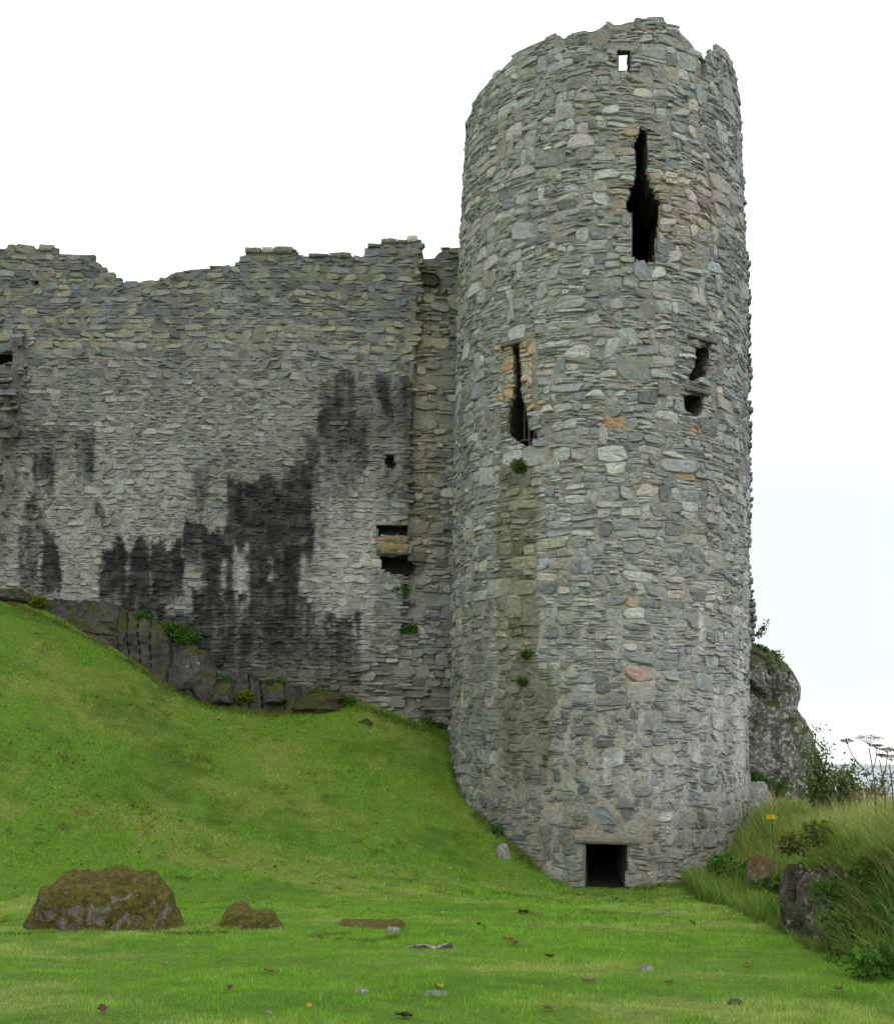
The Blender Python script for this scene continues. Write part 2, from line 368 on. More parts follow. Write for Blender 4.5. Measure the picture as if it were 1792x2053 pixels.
# ------------------------------------------------------------------ rubble masonry
PAL_T = [((114,119,108),.30),((124,119,105),.24),((106,113,111),.18),((140,142,131),.12),((132,124,104),.10),((86,90,86),.10)]
PAL_W = [((93,95,87),.30),((102,98,86),.26),((89,93,91),.18),((114,113,103),.13),((112,105,88),.07),((74,76,72),.06)]
def pal_pick(pal, n, rng, gain):
    cs = np.array([lin(*c) for c, _ in pal]); w = np.array([x for _, x in pal]); w /= w.sum()
    g0 = (cs*w[:, None]).sum(0); cs = cs*.50+g0*.50
    c = cs[rng.choice(len(cs), n, p=w)]
    return c*gain*np.array([.965, .98, 1.10])*np.exp(np.clip(rng.normal(0, .22, (n, 1)), -.7, .32))*np.exp(rng.normal(0, .018, (n, 3)))
def leaf_stones(out, u, v, w, h, rng, p_stack, tmin=.042, tmax=.10):
    """fill one cell of the wall with a block, or with a stack of thin slates"""
    if h < .1 or w < .13:
        out.append((u+w/2, v+h/2, w/2, h/2, 1)); return
    r = rng.random()
    if r < p_stack:
        y = v
        while y < v+h-.015:
            t_ = min(rng.uniform(tmin, tmax), v+h-y)
            if v+h-y-t_ < .025: t_ = v+h-y
            x = u
            while x < u+w-.02:
                l = rng.uniform(.16, .5)
                if u+w-x-l < .1: l = u+w-x
                out.append((x+l/2, y+t_/2, l/2, t_/2, 1)); x += l
            y += t_
    elif r < p_stack+.35 and h > .2:                 # a block on pinning slates
        k = rng.uniform(.04, .085)
        if rng.random() < .5: leaf_stones(out, u, v, w, k, rng, 1.0); out.append((u+w/2, v+k+(h-k)/2, w/2, (h-k)/2, 0))
        else: leaf_stones(out, u, v+h-k, w, k, rng, 1.0); out.append((u+w/2, v+(h-k)/2, w/2, (h-k)/2, 0))
    else: out.append((u+w/2, v+h/2, w/2, h/2, 0))
def guillotine(out, u, v, w, h, rng, p_stack, hm=.42, wm=.75):
    th, tw = rng.uniform(.13, hm), rng.uniform(.20, wm)
    if h > th*1.5 and (h/th > w/tw or w < tw*1.4):
        s = rng.uniform(.32, .68)*h
        guillotine(out, u, v, w, s, rng, p_stack, hm, wm); guillotine(out, u, v+s, w, h-s, rng, p_stack, hm, wm)
    elif w > tw*1.4:
        s = rng.uniform(.32, .68)*w
        guillotine(out, u, v, s, h, rng, p_stack, hm, wm); guillotine(out, u+s, v, w-s, h, rng, p_stack, hm, wm)
    else: leaf_stones(out, u, v, w, h, rng, p_stack)
def stone_mesh(st, rng, n=12, prot=(.02, .07), rough=1.0, gap=.010):
    """outline, edge and face rings of every stone: U, V, D (N, 3n+1+n)"""
    N = len(st); cx, cy, hw, hh, kd = st.T
    slate = (kd == 1)[:, None]
    a = np.arange(n)/n*2*np.pi+np.pi/n; a = a[None]+rng.normal(0, .11, (N, n))
    ex = np.where(slate, rng.uniform(4, 10, (N, 1)), rng.uniform(3.2, 9, (N, 1)))
    r = (np.abs(np.cos(a))**ex+np.abs(np.sin(a))**ex)**(-1/ex)
    ph = rng.uniform(0, 6.28, (3, N, 1))
    r = r*(1+np.where(slate, .4, 1)*(.055*np.cos(2*a+ph[0])+.055*np.cos(3*a+ph[1])+.03*np.cos(5*a+ph[2])))*(1+rng.normal(0, .03, (N, n)))*1.045
    g = np.where(slate, gap*.45, gap)
    HW = np.maximum(hw[:, None]-g*rng.uniform(.4, 1.6, (N, 1)), .012); HH = np.maximum(hh[:, None]-g*rng.uniform(.3, 1.5, (N, 1)), .009)
    x = r*np.cos(a)*HW; y = r*np.sin(a)*HH
    big = (~slate)*1.0
    tp = rng.normal(0, .13, (N, 1))*big; sk = rng.normal(0, .14, (N, 1))*big
    x = x*(1+tp*y/HH); x = x+sk*y
    rot = rng.normal(0, 1, (N, 1))*np.where(slate, .035, .06); c, s = np.cos(rot), np.sin(rot)
    x, y = x*c-y*s, x*s+y*c
    m = np.minimum(hw, hh)[:, None]
    P = rng.uniform(prot[0], prot[1], (N, 1))*np.where(slate, .95, 1.)
    bev = np.minimum(rng.uniform(.012, .035, (N, 1))*rough, m*.55)
    k = 1-bev/np.maximum(m, .02); k = np.clip(k, .45, .93)
    tx = rng.normal(0, .035, (N, 1)); ty = rng.normal(-.012, .045, (N, 1))
    tilt = lambda xx, yy: tx*xx/np.maximum(HW, .1)+ty*yy/np.maximum(HH, .05)*.35
    d1 = P-bev*.75+tilt(x, y)*.6; d2 = P+tilt(x*k, y*k)+rng.normal(0, .006*rough, (N, n))
    k3 = k*.55; d3 = P+rng.normal(.004, .010*rough, (N, n))*np.clip(m/.12, .3, 1)+tilt(x*k3, y*k3)
    U = np.concatenate([x*1.02, x, x*k, x*k3, 0*x[:, :1]], 1); V = np.concatenate([y*1.02, y, y*k, y*k3, 0*x[:, :1]], 1)
    Dd = np.concatenate([0*x-.12, d1, d2, d3, P+.0], 1)
    return cx[:, None]+U, cy[:, None]+V, Dd
def stone_faces(N, n=12):
    m = 4*n+1; i = np.arange(n); j = (i+1) % n; q = []
    for r in range(3): q.append(np.stack([r*n+i, r*n+j, (r+1)*n+j, (r+1)*n+i], -1))
    q = np.concatenate(q); t_ = np.stack([3*n+i, 3*n+j, np.full(n, 4*n)], -1)
    o = (np.arange(N)*m)[:, None, None]
    return [(q[None]+o).reshape(-1, 4), (t_[None]+o).reshape(-1, 3)]
def poly_uv(px, fn):
    px = np.asarray(px, float); u, v = fn(px[:, 0], px[:, 1]); return np.stack([u, v], -1)
def refine(poly, step):
    out = []
    for i in range(len(poly)):
        a, b = poly[i], poly[(i+1) % len(poly)]; n = max(1, int(np.linalg.norm(b-a)/step))
        for k in range(n): out.append(a+(b-a)*k/n)
    return np.array(out)
def streak(X, Y, boxes, nz=1.0):
    """soft vertical stains given as boxes (x0, x1, y0, y1, strength)"""
    r = np.zeros(np.shape(X))
    wx_ = X+nz*(9*vnoise(X*.045, Y*.012)+5*vnoise(X*.13, Y*.03)); wx_ = wx_+nz*3.5*vnoise(X*.5, Y*.11, 13); wy_ = Y+nz*(20*vnoise(X*.05, Y*.01, 3)+9*vnoise(X*.22, Y*.09, 7)+5*vnoise(X*.6, Y*.3, 9))
    for x0, x1, y0, y1, s in boxes:
        e = 4; f = s*smooth(x0-e, x0+e, wx_)*smooth(x1+e, x1-e, wx_)*smooth(y0-9, y0+9, wy_)*smooth(y1+45, y1-25, wy_)
        r = np.maximum(r, f)
    return r*(1+.22*vnoise(X*.09, Y*.02, 11)+.16*vnoise(X*.45, Y*.05, 12))

# ================================================================== ROUND TOWER
SLIT_UP = [(1284,257),(1295,262),(1296,300),(1297,330),(1293,345),(1300,360),(1303,376),(1312,385),(1312,398),(1322,405),(1320,425),(1318,455),(1314,480),(1312,505),(1311,527),(1290,527),(1268,518),(1268,480),(1268,440),(1266,425),(1255,425),(1257,405),(1265,385),(1260,378),(1270,370),(1275,345),(1274,310),(1268,293),(1276,275)]
SLIT_LO = [(1028,690),(1038,688),(1040,705),(1043,735),(1046,760),(1043,780),(1047,800),(1053,815),(1057,845),(1060,860),(1072,862),(1076,880),(1066,890),(1060,898),(1048,892),(1030,880),(1019,868),(1019,845),(1024,815),(1030,790),(1033,760),(1030,720)]
NICHE_A = [(1395,690),(1405,695),(1420,690),(1418,720),(1412,758),(1385,765),(1380,755),(1392,735),(1394,712)]
NICHE_B = [(1372,790),(1408,795),(1405,822),(1400,832),(1382,832),(1370,812)]
HOLE_TOP = [(1238,102),(1263,103),(1264,142),(1240,142)]
DOOR = [(1172,1689),(1257,1691),(1256,1730),(1252,1782),(1252,1800),(1174,1800),(1174,1760),(1173,1722)]
RIM = [(928,232),(940,236),(946,214),(957,186),(975,166),(992,146),(1000,141),(1018,122),(1034,108),(1036,100),(1060,88),(1092,75),(1095,68),(1122,66),(1131,74),(1146,62),(1174,56),(1186,61),(1205,50),(1214,43),(1240,46),(1262,39),(1293,39),(1297,29),(1330,29),(1332,41),(1357,53),(1366,64),(1385,82),(1396,101),(1402,124),(1406,152),(1413,152),(1416,116),(1435,102),(1451,92),(1459,103),(1469,128),(1476,160),(1482,198),(1486,235)]
tw = thing('round_tower', 'tall round rubble stone tower with dark slits and a low doorway', 'tower', t_c(np.array(-1.0))*np.array([1,1,0])+np.array([0,0,-1.0]))
rng = np.random.default_rng(11)
ru, rv = on_tower(np.array([p[0] for p in RIM], float), np.array([p[1] for p in RIM], float))
o_ = np.argsort(ru); ru, rv = ru[o_], rv[o_]
def rim_top(u):
    u = np.asarray(u, float); k = np.interp(u, ru, rv, left=rv[0], right=rv[-1])
    far = smooth(4.9, 7.5, np.abs(u)); return k*(1-far)+(rv.mean()-1.9+.4*vnoise(u*1.3, 2.2))*far
openings = [poly_uv(p, on_tower) for p in (SLIT_UP, SLIT_LO, NICHE_A, NICHE_B, HOLE_TOP, DOOR)]
op_depth = [1.45, 1.45, .9, .7, .42, 1.45]; op_rise = [0, 0, 0, 0, .16, 0]
ZF = openings[4][:, 1].min()-1.0               # walk level behind the parapet
ZB = -2.3
def tower_tint(X, Y, c, mort=False):
    """weathering of the tower: damp olive streaks, lime wash low right, ochre stones round the slits"""
    L = c.mean(-1, keepdims=True)
    ol = streak(X, Y, [(990,1082,945,1330,.75),(1005,1110,1330,1560,.6),(940,1010,1180,1330,.3),(1105,1135,1070,1200,.35)])[..., None]
    c = c*(1-ol)+ol*(L*np.array([.80,.76,.47])*.76)
    wash = (smooth(1130, 1420, X+60*vnoise(X*.012, Y*.012))*smooth(1050, 1420, Y+90*vnoise(X*.02, Y*.008, 5))*smooth(1900, 1600, Y))[..., None]
    f = np.clip(wash*(.24 if not mort else .80)*(1+.9*vnoise(X*.07, Y*.022, 2)[..., None]), 0, .85)
    c = c*(1-f)+np.array([.50,.485,.465])*f
    dr = streak(X, Y, [(1398,1410,1215,1285,.8),(1211,1219,1508,1560,.9),(1240,1246,1500,1545,.45),(1325,1350,1630,1660,.8),(1430,1450,1380,1500,.55),(1475,1490,1300,1560,.5),(1390,1402,1480,1530,.6)], .25)[..., None]
    c = c*(1-dr)+np.array([.56,.57,.55])*dr
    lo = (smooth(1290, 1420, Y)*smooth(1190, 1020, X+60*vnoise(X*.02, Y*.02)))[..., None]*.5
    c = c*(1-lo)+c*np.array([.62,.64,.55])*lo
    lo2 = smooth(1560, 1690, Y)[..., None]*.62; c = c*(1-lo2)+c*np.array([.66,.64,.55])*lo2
    oc = (smooth(85, 20, np.hypot((X-1385)*.8, (Y-415)*.75))*.75)[..., None]; c = c*(1-oc*.5)+oc*.5*L*np.array([1.32,1.02,.66])
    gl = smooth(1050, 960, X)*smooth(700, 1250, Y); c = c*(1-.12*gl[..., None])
    return c
def near_poly(u, v, poly, r):
    d = np.full(np.shape(u), 9.)
    for a in refine(poly, .12): d = np.minimum(d, np.hypot(u-a[0], v-a[1]))
    return d < r, d
# -- stones
st = []
v = ZB; k = 0
while v < 19.6:
    H = 1.25; u = -8.3-rng.uniform(0, 2)
    while u < 8.3:
        w = rng.uniform(2.2, 3.6); hh_ = H
        guillotine(st, u, v, w, hh_, rng, .17 if v < 8 else .24, .42, .68); u += w
    v += H
st = np.array(st)
def warp_t(U, V): return U+.05*vnoise(U*1.7, V*1.7, 4), V+.085*vnoise(U*.55, V*1.1, 9)+.035*vnoise(U*1.9, V*2.3, 2)
cu, cv = warp_t(st[:, 0], st[:, 1])
keep = (np.abs(cu) < 8.0) & (cv+st[:, 3]*.6 < rim_top(cu)+rng.uniform(-.06, .05, len(st)))
wide = np.abs(cu) > 7; keep &= ~(wide & (rng.random(len(st)) < 0))
for p in openings:
    ins = inpoly(cu, cv, p)
    for dx, dy in ((.55,0),(-.55,0),(0,.6),(0,-.6)): ins |= inpoly(cu+dx*st[:, 2], cv+dy*st[:, 3], p)
    keep &= ~ins
def edge_at(poly, v, side):
    us = []
    for i in range(len(poly)):
        a, b = poly[i], poly[(i+1) % len(poly)]
        if (a[1]-v)*(b[1]-v) <= 0 and a[1] != b[1]: us.append(a[0]+(b[0]-a[0])*(v-a[1])/(b[1]-a[1]))
    return None if not us else (min(us) if side < 0 else max(us))
def jambs(poly, rng, hmin=.07, hmax=.27, wmin=.18, wmax=.46):
    out = []
    for side in (-1, 1):
        v = poly[:, 1].min()-.02
        while v < poly[:, 1].max()-.05:
            h = rng.uniform(hmin, hmax) if rng.random() < .6 else rng.uniform(.05, .09); e = [edge_at(poly, v+h*f, side) for f in (.2, .5, .8)]; e = [x for x in e if x is not None]
            if e:
                x0 = np.mean(e)+side*rng.uniform(.015, .06); w = rng.uniform(wmin, wmax)
                out.append((x0+side*w/2, v+h/2, w/2, h/2, 0 if h > .1 else 1))
            v += h
    return out
jm = [jambs(openings[0], rng), jambs(openings[1], rng, .10, .24, .16, .34), jambs(openings[2], rng), jambs(openings[3], rng), jambs(openings[4], rng, .1, .2, .2, .35), jambs(openings[5], rng, .12, .30, .2, .5)]
jall = np.array(sum(jm, []))
for j in jall: keep &= ~((np.abs(cu-j[0]) < j[2]+st[:, 2]*.35) & (np.abs(cv-j[1]) < j[3]+st[:, 3]*.35))
LINT = poly_uv([(1152,1676),(1282,1677),(1282,1692),(1152,1692)], on_tower); lu0, lu1, lv0, lv1 = LINT[:, 0].min(), LINT[:, 0].max(), LINT[:, 1].min(), LINT[:, 1].max()
keep &= ~((cu > lu0-.1) & (cu < lu1+.1) & (cv > lv0-.03) & (cv < lv1+.05))
st = st[keep]; cu, cv = cu[keep], cv[keep]; njam = len(jall)
# jamb stones are placed in final coordinates: undo the warp that is applied to everything below
for _ in range(6):
    if _ == 0: jw = jall.copy()
    a_, b_ = warp_t(jw[:, 0], jw[:, 1]); jw[:, 0] += jall[:, 0]-a_; jw[:, 1] += jall[:, 1]-b_
okj = jall[:, 1] < rim_top(jall[:, 0]); jw, jall = jw[okj], jall[okj]; njam = len(jall)
st = np.concatenate([st, jw]); cu = np.concatenate([cu, jall[:, 0]]); cv = np.concatenate([cv, jall[:, 1]]); isj = np.arange(len(st)) >= len(st)-njam
U, V, Dp = stone_mesh(st, rng, prot=(.006, .030), rough=.8, gap=.009)
# the low part keeps its lime harling: stones sit deeper in it
low = smooth(3.6, 1.2, cv)*smooth(-3.2, -1.6, cu)*smooth(-.8, .2, cv)
Dp -= (low*rng.uniform(-.004, .026, len(st)))[:, None]
Dp += (isj*.02)[:, None]
U, V = warp_t(U, V)
col = pal_pick(PAL_T, len(st), rng, 1.54)
for p, wgt in ((openings[0], .5), (openings[1], .95)):
    nr, dd = near_poly(cu, cv, p, .42)
    s = nr & (rng.random(len(st)) < wgt) & (st[:, 4] == 0) | nr & (rng.random(len(st)) < .25)
    vv = (cv-p[:, 1].min())/(np.ptp(p[:, 1]))
    s &= (vv > .35)
    oc = np.array([lin(132,120,100), lin(138,120,94), lin(138,130,114)])[rng.integers(0, 3, len(st))]*1.5
    if p is openings[0]: oc = (oc*.5+.5*lin(124,118,104)*1.4)*.9
    col[s] = oc[s]
for (X0, Y0, c) in ((1028,742,(178,112,52)),(1388,862,(190,126,52)),(1255,1215,(150,124,106)),(1113,1100,(160,158,140)),(1035,663,(165,170,165)),(1098,592,(170,174,170)),(1115,124,(178,180,172)),(1215,840,(156,120,76)),(1385,962,(150,128,86)),(1298,1335,(158,128,114)),(1320,1350,(152,124,112))):
    a, b = on_tower(np.array([X0*1.]), np.array([Y0*1.])); i = np.argmin(np.hypot(cu-a, cv-b)+ (st[:, 4] == 1)*.15); col[i] = (lin(*c)*.55+.45*lin(122,118,106))*1.3
lowc = (smooth(4.6, 2.0, cv)*smooth(-3.0, -1.2, cu)*smooth(-.9, .0, cv))[:, None]; col = col*(1-.36*lowc*np.array([1.05, 1.0, .92]))
TV = t_pos(U, V, Dp); m_ = U.shape[1]
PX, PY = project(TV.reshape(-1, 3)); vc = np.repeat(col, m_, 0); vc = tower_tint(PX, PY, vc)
acc = Acc(); acc.add(TV, stone_faces(len(st)), vc); nstone = sum(len(f) for f in acc.F)
# -- mortar core with real openings
nu, nv = 520, 400
ug = np.linspace(-math.pi*RU, math.pi*RU, nu+1)[:-1]; tt = np.linspace(0, 1, nv)
UG = np.repeat(ug[:, None], nv, 1); VG = ZB+(rim_top(ug)[:, None]-.07-ZB)*tt[None]
lowg = smooth(3.6, 1.2, VG)*smooth(-3.2, -1.6, UG)*smooth(-.8, .2, VG)
DG = np.interp(VG, [1, 5, 13], [.003, -.004, -.009])+.020*fbm(UG*6, VG*6, 1, 4)+lowg*(.000+.022*fbm(UG*3, VG*3, 6, 5))
CP = t_pos(UG, VG, DG); fq = gridfaces(nu, nv, True)
fu, fv = UG.ravel()[fq[:, 0]], VG.ravel()[fq].mean(1); fu = fu+.5*(ug[1]-ug[0])
kill = np.zeros(len(fq), bool)
for p in openings: kill |= inpoly(fu, fv, p)
PX, PY = project(CP.reshape(-1, 3)); mc = np.broadcast_to(lin(144,142,132)*1.5, (nu*nv, 3)).copy()
mc *= (1+.22*fbm(UG.ravel()*2, VG.ravel()*2, 3, 3))[:, None]
up_ = smooth(4, 9, VG.ravel())[:, None]; mc = mc*(1-.22*up_)
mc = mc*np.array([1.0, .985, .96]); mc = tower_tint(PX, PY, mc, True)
acc.add(CP.reshape(-1, 3), [fq[~kill]], mc)
def tunnel(acc, poly, pos, depth, rise, colr, cap, rngq, taper=.0, step=.07, slab=True):
    p = refine(poly, step); n = len(p); c = p.mean(0); ks = 7
    rows = []
    for k in range(ks):
        f = k/(ks-1); q = c+(p-c)*np.array([1+taper*f, 1+min(taper, .15)*f])+rngq.normal(0, .014 if 0 < k else .006, p.shape)
        if k == 0: q = c+(p-c)*1.03
        rows.append(pos(q[:, 0], q[:, 1]+rise*f, np.full(n, .02-depth*f)))
    R = np.array(rows); i = np.arange(ks-1)[:, None]*n; j = np.arange(n)[None]
    f = np.stack([i+j, i+(j+1) % n, i+n+(j+1) % n, i+n+j], -1).reshape(-1, 4)
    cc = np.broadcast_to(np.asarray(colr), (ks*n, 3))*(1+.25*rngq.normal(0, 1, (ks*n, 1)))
    acc.add(R.reshape(-1, 3), [f], np.clip(cc, .01, 1))
    if cap:
        cpos = R[-1].mean(0); acc.add(np.concatenate([R[-1], cpos[None]]), [np.stack([np.arange(n), (np.arange(n)+1) % n, np.full(n, n)], -1)], np.asarray(colr)*.9)
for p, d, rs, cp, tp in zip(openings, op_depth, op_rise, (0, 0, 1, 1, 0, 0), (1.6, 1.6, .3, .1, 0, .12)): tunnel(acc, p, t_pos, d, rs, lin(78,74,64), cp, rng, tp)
# inner chamber (dark), vault, walk and parapet
IR = 1.4; nuc, nvc = 180, 120
uc = np.linspace(-math.pi*RU, math.pi*RU, nuc+1)[:-1]; vc_ = np.linspace(ZB, ZF-.35, nvc)
UC, VC = np.meshgrid(uc, vc_, indexing='ij'); PC = t_pos(UC, VC, np.full(UC.shape, -IR)); fc = gridfaces(nuc, nvc, True)
fu, fv = UC.ravel()[fc[:, 0]]+.5*(uc[1]-uc[0]), VC.ravel()[fc].mean(1); kk = np.zeros(len(fc), bool)
for i in (0, 1, 5):
    q = openings[i]; c_ = q.mean(0); kk |= inpoly(fu, fv, c_+(q-c_)*(np.array([2.7, 1.2]) if i < 5 else np.array([1.2, 1.14])))
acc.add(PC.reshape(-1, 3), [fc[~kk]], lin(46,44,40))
def disc(z, r_off):
    ring = t_pos(uc, np.full(nuc, z), np.full(nuc, r_off)); acc.add(np.concatenate([ring, ring.mean(0)[None]]), [np.stack([np.arange(nuc), (np.arange(nuc)+1) % nuc, np.full(nuc, nuc)], -1)], lin(95,95,88))
disc(ZF-.35, -IR); disc(ZB+.1, -IR+.02); disc(ZF, -.40)
hp = openings[4]; nvp = 24
vp = np.linspace(0, 1, nvp); UP = np.repeat(uc[:, None], nvp, 1); VP = ZF+(rim_top(uc)[:, None]-.07-ZF)*vp
PP = t_pos(UP, VP, -.40+.02*fbm(UP*4, VP*4)); fp = gridfaces(nuc, nvp, True)
c_ = hp.mean(0)
# finer parapet faces round the small window
fu, fv = UP.ravel()[fp[:, 0]]+.5*(uc[1]-uc[0]), VP.ravel()[fp].mean(1)
kp = inpoly(fu, fv, c_+(hp-c_)*1.3+np.array([0, .16]))
acc.add(PP.reshape(-1, 3), [fp[~kp]], lin(120,118,108)*1.2)
topo = t_pos(uc, rim_top(uc)-.07, np.full(nuc, 0.)); topi = PP[:, -1]
q = np.arange(nuc); acc.add(np.concatenate([topo, topi]), [np.stack([q, (q+1) % nuc, nuc+(q+1) % nuc, nuc+q], -1)], lin(120,118,108)*1.2)
allF = acc.F; nf = sum(len(f) for f in allF)
mi = np.concatenate([np.zeros(nstone, int), np.ones(nf-nstone, int)])
mk('masonry', np.concatenate(acc.V), allF, [M_STONE, M_MORTAR], parent=tw, col=np.concatenate(acc.C), mi=mi)
# -- lintel: one long slab over the doorway
def slab_uv(pos, u0, u1, v0, v1, d0, d1, rngq, nx=26, ny=6, amp=.022):
    """a rough slab between depths d0 (back) and d1 (front), following the surface"""
    uu = np.linspace(u0, u1, nx); k = np.arange(16)/16*2*np.pi
    vm_, vh = (v0+v1)/2, (v1-v0)/2; dm, dh = (d0+d1)/2, (d1-d0)/2
    e = 8.; rr_ = (np.abs(np.cos(k))**e+np.abs(np.sin(k))**e)**(-1/e)
    Ug = np.repeat(uu[:, None], 16, 1); hs = 1+.10*vnoise(uu*3.1, 7.)[:, None]
    Vg = vm_+vh*hs*(rr_*np.sin(k))[None]+amp*fbm(Ug*6, np.sin(k)[None]*2, 2); Dg = dm+dh*(rr_*np.cos(k))[None]+amp*fbm(Ug*6, np.cos(k)[None]*2+5, 4)
    P = pos(Ug, Vg, Dg); i = np.arange(nx-1)[:, None]*16; j = np.arange(16)[None]
    f = np.stack([i+j, i+(j+1) % 16, i+16+(j+1) % 16, i+16+j], -1).reshape(-1, 4)
    V = np.concatenate([P.reshape(-1, 3), P[0].mean(0)[None], P[-1].mean(0)[None]]); jj = np.arange(16)
    return V, [f, np.stack([np.full(16, nx*16), (jj+1) % 16, jj], -1), np.stack([np.full(16, nx*16+1), (nx-1)*16+jj, (nx-1)*16+(jj+1) % 16], -1)]
V_, F_ = slab_uv(t_pos, lu0, lu1, lv0+.01, lv1+.02, -.5, .075, rng)
mk('lintel', V_, F_, M_STONE, parent=tw, col=np.broadcast_to(lin(112,110,100)*1.15, (len(V_), 3)))
for X0, X1, Y0, Y1 in ((1378,1432,684,692),(1372,1418,782,793),(1008,1046,676,688)):
    q = poly_uv([(X0,Y0),(X1,Y1)], on_tower); V_, F_ = slab_uv(t_pos, q[0,0], q[1,0], q[1,1]-.02, q[1,1]+.07, -.3, .10, rng)
    mk('lintel', V_, F_, M_STONE, parent=tw, col=np.broadcast_to(lin(88,92,86)*1.1, (len(V_), 3)))
# -- iron bars in the left slit
ir = mat_plain('rusted_iron', (.10,.085,.075), .7, .3)
for X, Y0, Y1, dd in ((1036,760,878,-.32),(1046,800,874,-.32),(1056,850,896,-.12),(1066,858,892,-.12)):
    a = on_tower(np.array([X*1., X*1.]), np.array([Y0*1., Y1*1.])); ab = Acc(); ab.tube(t_pos(np.array(a[0]), np.array(a[1]), np.full(2, dd)), .022, 8)
    ab.build('window_bar', ir, parent=tw)
a = on_tower(np.array([1030., 1060.]), np.array([878., 874.])); ab = Acc(); ab.tube(t_pos(a[0], a[1], np.full(2, -.30)), .03, 8); ab.build('window_bar', ir, parent=tw)

# ================================================================== CURTAIN WALL
WTOP = [(-260,500),(-150,488),(-60,500),(0,497),(25,492),(75,497),(80,492),(107,492),(112,505),(150,507),(185,508),(188,518),(205,527),(208,540),(230,545),(243,565),(300,562),(330,556),(345,545),(385,537),(430,535),(470,530),(487,519),(488,510),(510,500),(525,498),(530,503),(585,497),(587,508),(620,511),(680,512),(700,510),(715,513),(736,509),(738,490),(763,488),(765,480),(795,480),(815,482),(816,474),(836,474),(838,483),(846,490),(849,510),(870,508),(878,498),(900,490),(928,495),(960,495)]
uw, vw = on_wall(np.array([p[0] for p in WTOP], float), np.array([p[1] for p in WTOP], float))
def wall_top(u): return np.interp(u, uw, vw)
LINE = [(843,470),(838,560),(830,760),(822,900),(818,1050),(812,1150),(800,1300),(780,1460)]
lnu, lnv = on_wall(np.array([p[0] for p in LINE], float), np.array([p[1] for p in LINE], float)); o_ = np.argsort(lnv); lnu, lnv = lnu[o_], lnv[o_]
def beyond(u, v): return u > np.interp(v, lnv, lnu)
PIL = on_wall(np.array([46.]), np.array([700.])); PILU = float(PIL[0][0]); PILV = float(on_wall(np.array([20.]), np.array([672.]))[1][0])
def wall_off(u, v):
    """relief of the face: recessed strip by the tower, broken pilaster at the left, rotten core low down"""
    b = smooth(-.05, .05, u-np.interp(v, lnv, lnu))
    vb = np.interp(v, [2.5, 5.2, 8.], [0, 1, 1]); d = -.20*b*vb
    p_ = smooth(.06, -.06, u-PILU+.12*vnoise(v*1.6, 1.))*smooth(PILV+.05, PILV-.25, v); d = d+.42*p_
    d = d-.10*smooth(5.5, 3.5, v)*smooth(-3., -1.2, u)*smooth(.1, .7, vnoise(u*2, v*2))
    return d
WH = [[(66,563),(78,563),(79,571),(68,571)], [(770,912),(790,914),(792,935),(783,942),(772,930)],
      [(755,1053),(817,1053),(815,1072),(758,1074)], [(762,1116),(828,1112),(832,1136),(815,1152),(790,1153),(764,1142)],
      [(845,545),(872,548),(884,560),(872,572),(850,568)], [(0,722),(36,720),(40,736),(10,742),(-10,738)]]
wopen = [poly_uv(p, on_wall) for p in WH]; wdep = [.9, .4, .5, 1.1, .10, .5]; wris = [.40, 0, 0, 0, 0, 0]
cw = thing('curtain_wall', 'long ruined curtain wall with ragged top and black damp stains', 'wall', w_pos(np.array(-5.5), np.array(1.0)))
rng = np.random.default_rng(23)
WB_ = -1.5; UL = float(uw[0])+.3
st = []; v = WB_; tall = None
while v < vw.max()+.3:
    topz = v > 12.0
    H = rng.uniform(.17, .27) if (topz and rng.random() < .55) else rng.choice([rng.uniform(.07, .12), rng.uniform(.14, .25)], p=[.45, .55])
    u = UL-rng.uniform(0, .5)
    while u < .9:
        seg = rng.uniform(.8, 2.6); ps = (.10 if topz else .30) if H > .13 else 0
        x = u
        while x < u+seg:
            w = rng.uniform(.16, .50)*(1.0 if H > .14 else .85)*(1.15 if topz else 1)
            leaf_stones(st, x, v, w, H, rng, ps, .03, .065); x += w
        u = x
    v += H
# broken strip beside the tower: larger irregular blocks
st = np.array(st); b_ = beyond(st[:, 0], st[:, 1]) & (st[:, 1] > 2.5); st = st[~b_]
ex = []; v = 2.3
while v < vw.max():
    u = -1.5
    while u < .9: w = rng.uniform(1.0, 1.6); guillotine(ex, u, v, w, .8, rng, .25, .36, .7); u += w
    v += .8
ex = np.array(ex); b_ = beyond(ex[:, 0], ex[:, 1]) & (ex[:, 1] > 2.4); ex = ex[b_]; nex = len(ex)
st = np.concatenate([st, ex]); isx = np.arange(len(st)) >= len(st)-nex
def warp_w(U, V): return U+.03*vnoise(U*1.5, V*1.5, 4), V+.05*vnoise(U*.45, V*.9, 9)+.022*vnoise(U*1.6, V*2.6, 2)
cu, cv = warp_w(st[:, 0], st[:, 1])
keep = (cu > UL) & (cu < .8) & (cv+st[:, 3]*.5 < wall_top(cu)+rng.uniform(-.05, .04, len(st)))
for p in wopen:
    ins = inpoly(cu, cv, p)
    for dx, dy in ((.5,0),(-.5,0),(0,.6),(0,-.6)): ins |= inpoly(cu+dx*st[:, 2], cv+dy*st[:, 3], p)
    keep &= ~ins
st, cu, cv, isx = st[keep], cu[keep], cv[keep], isx[keep]
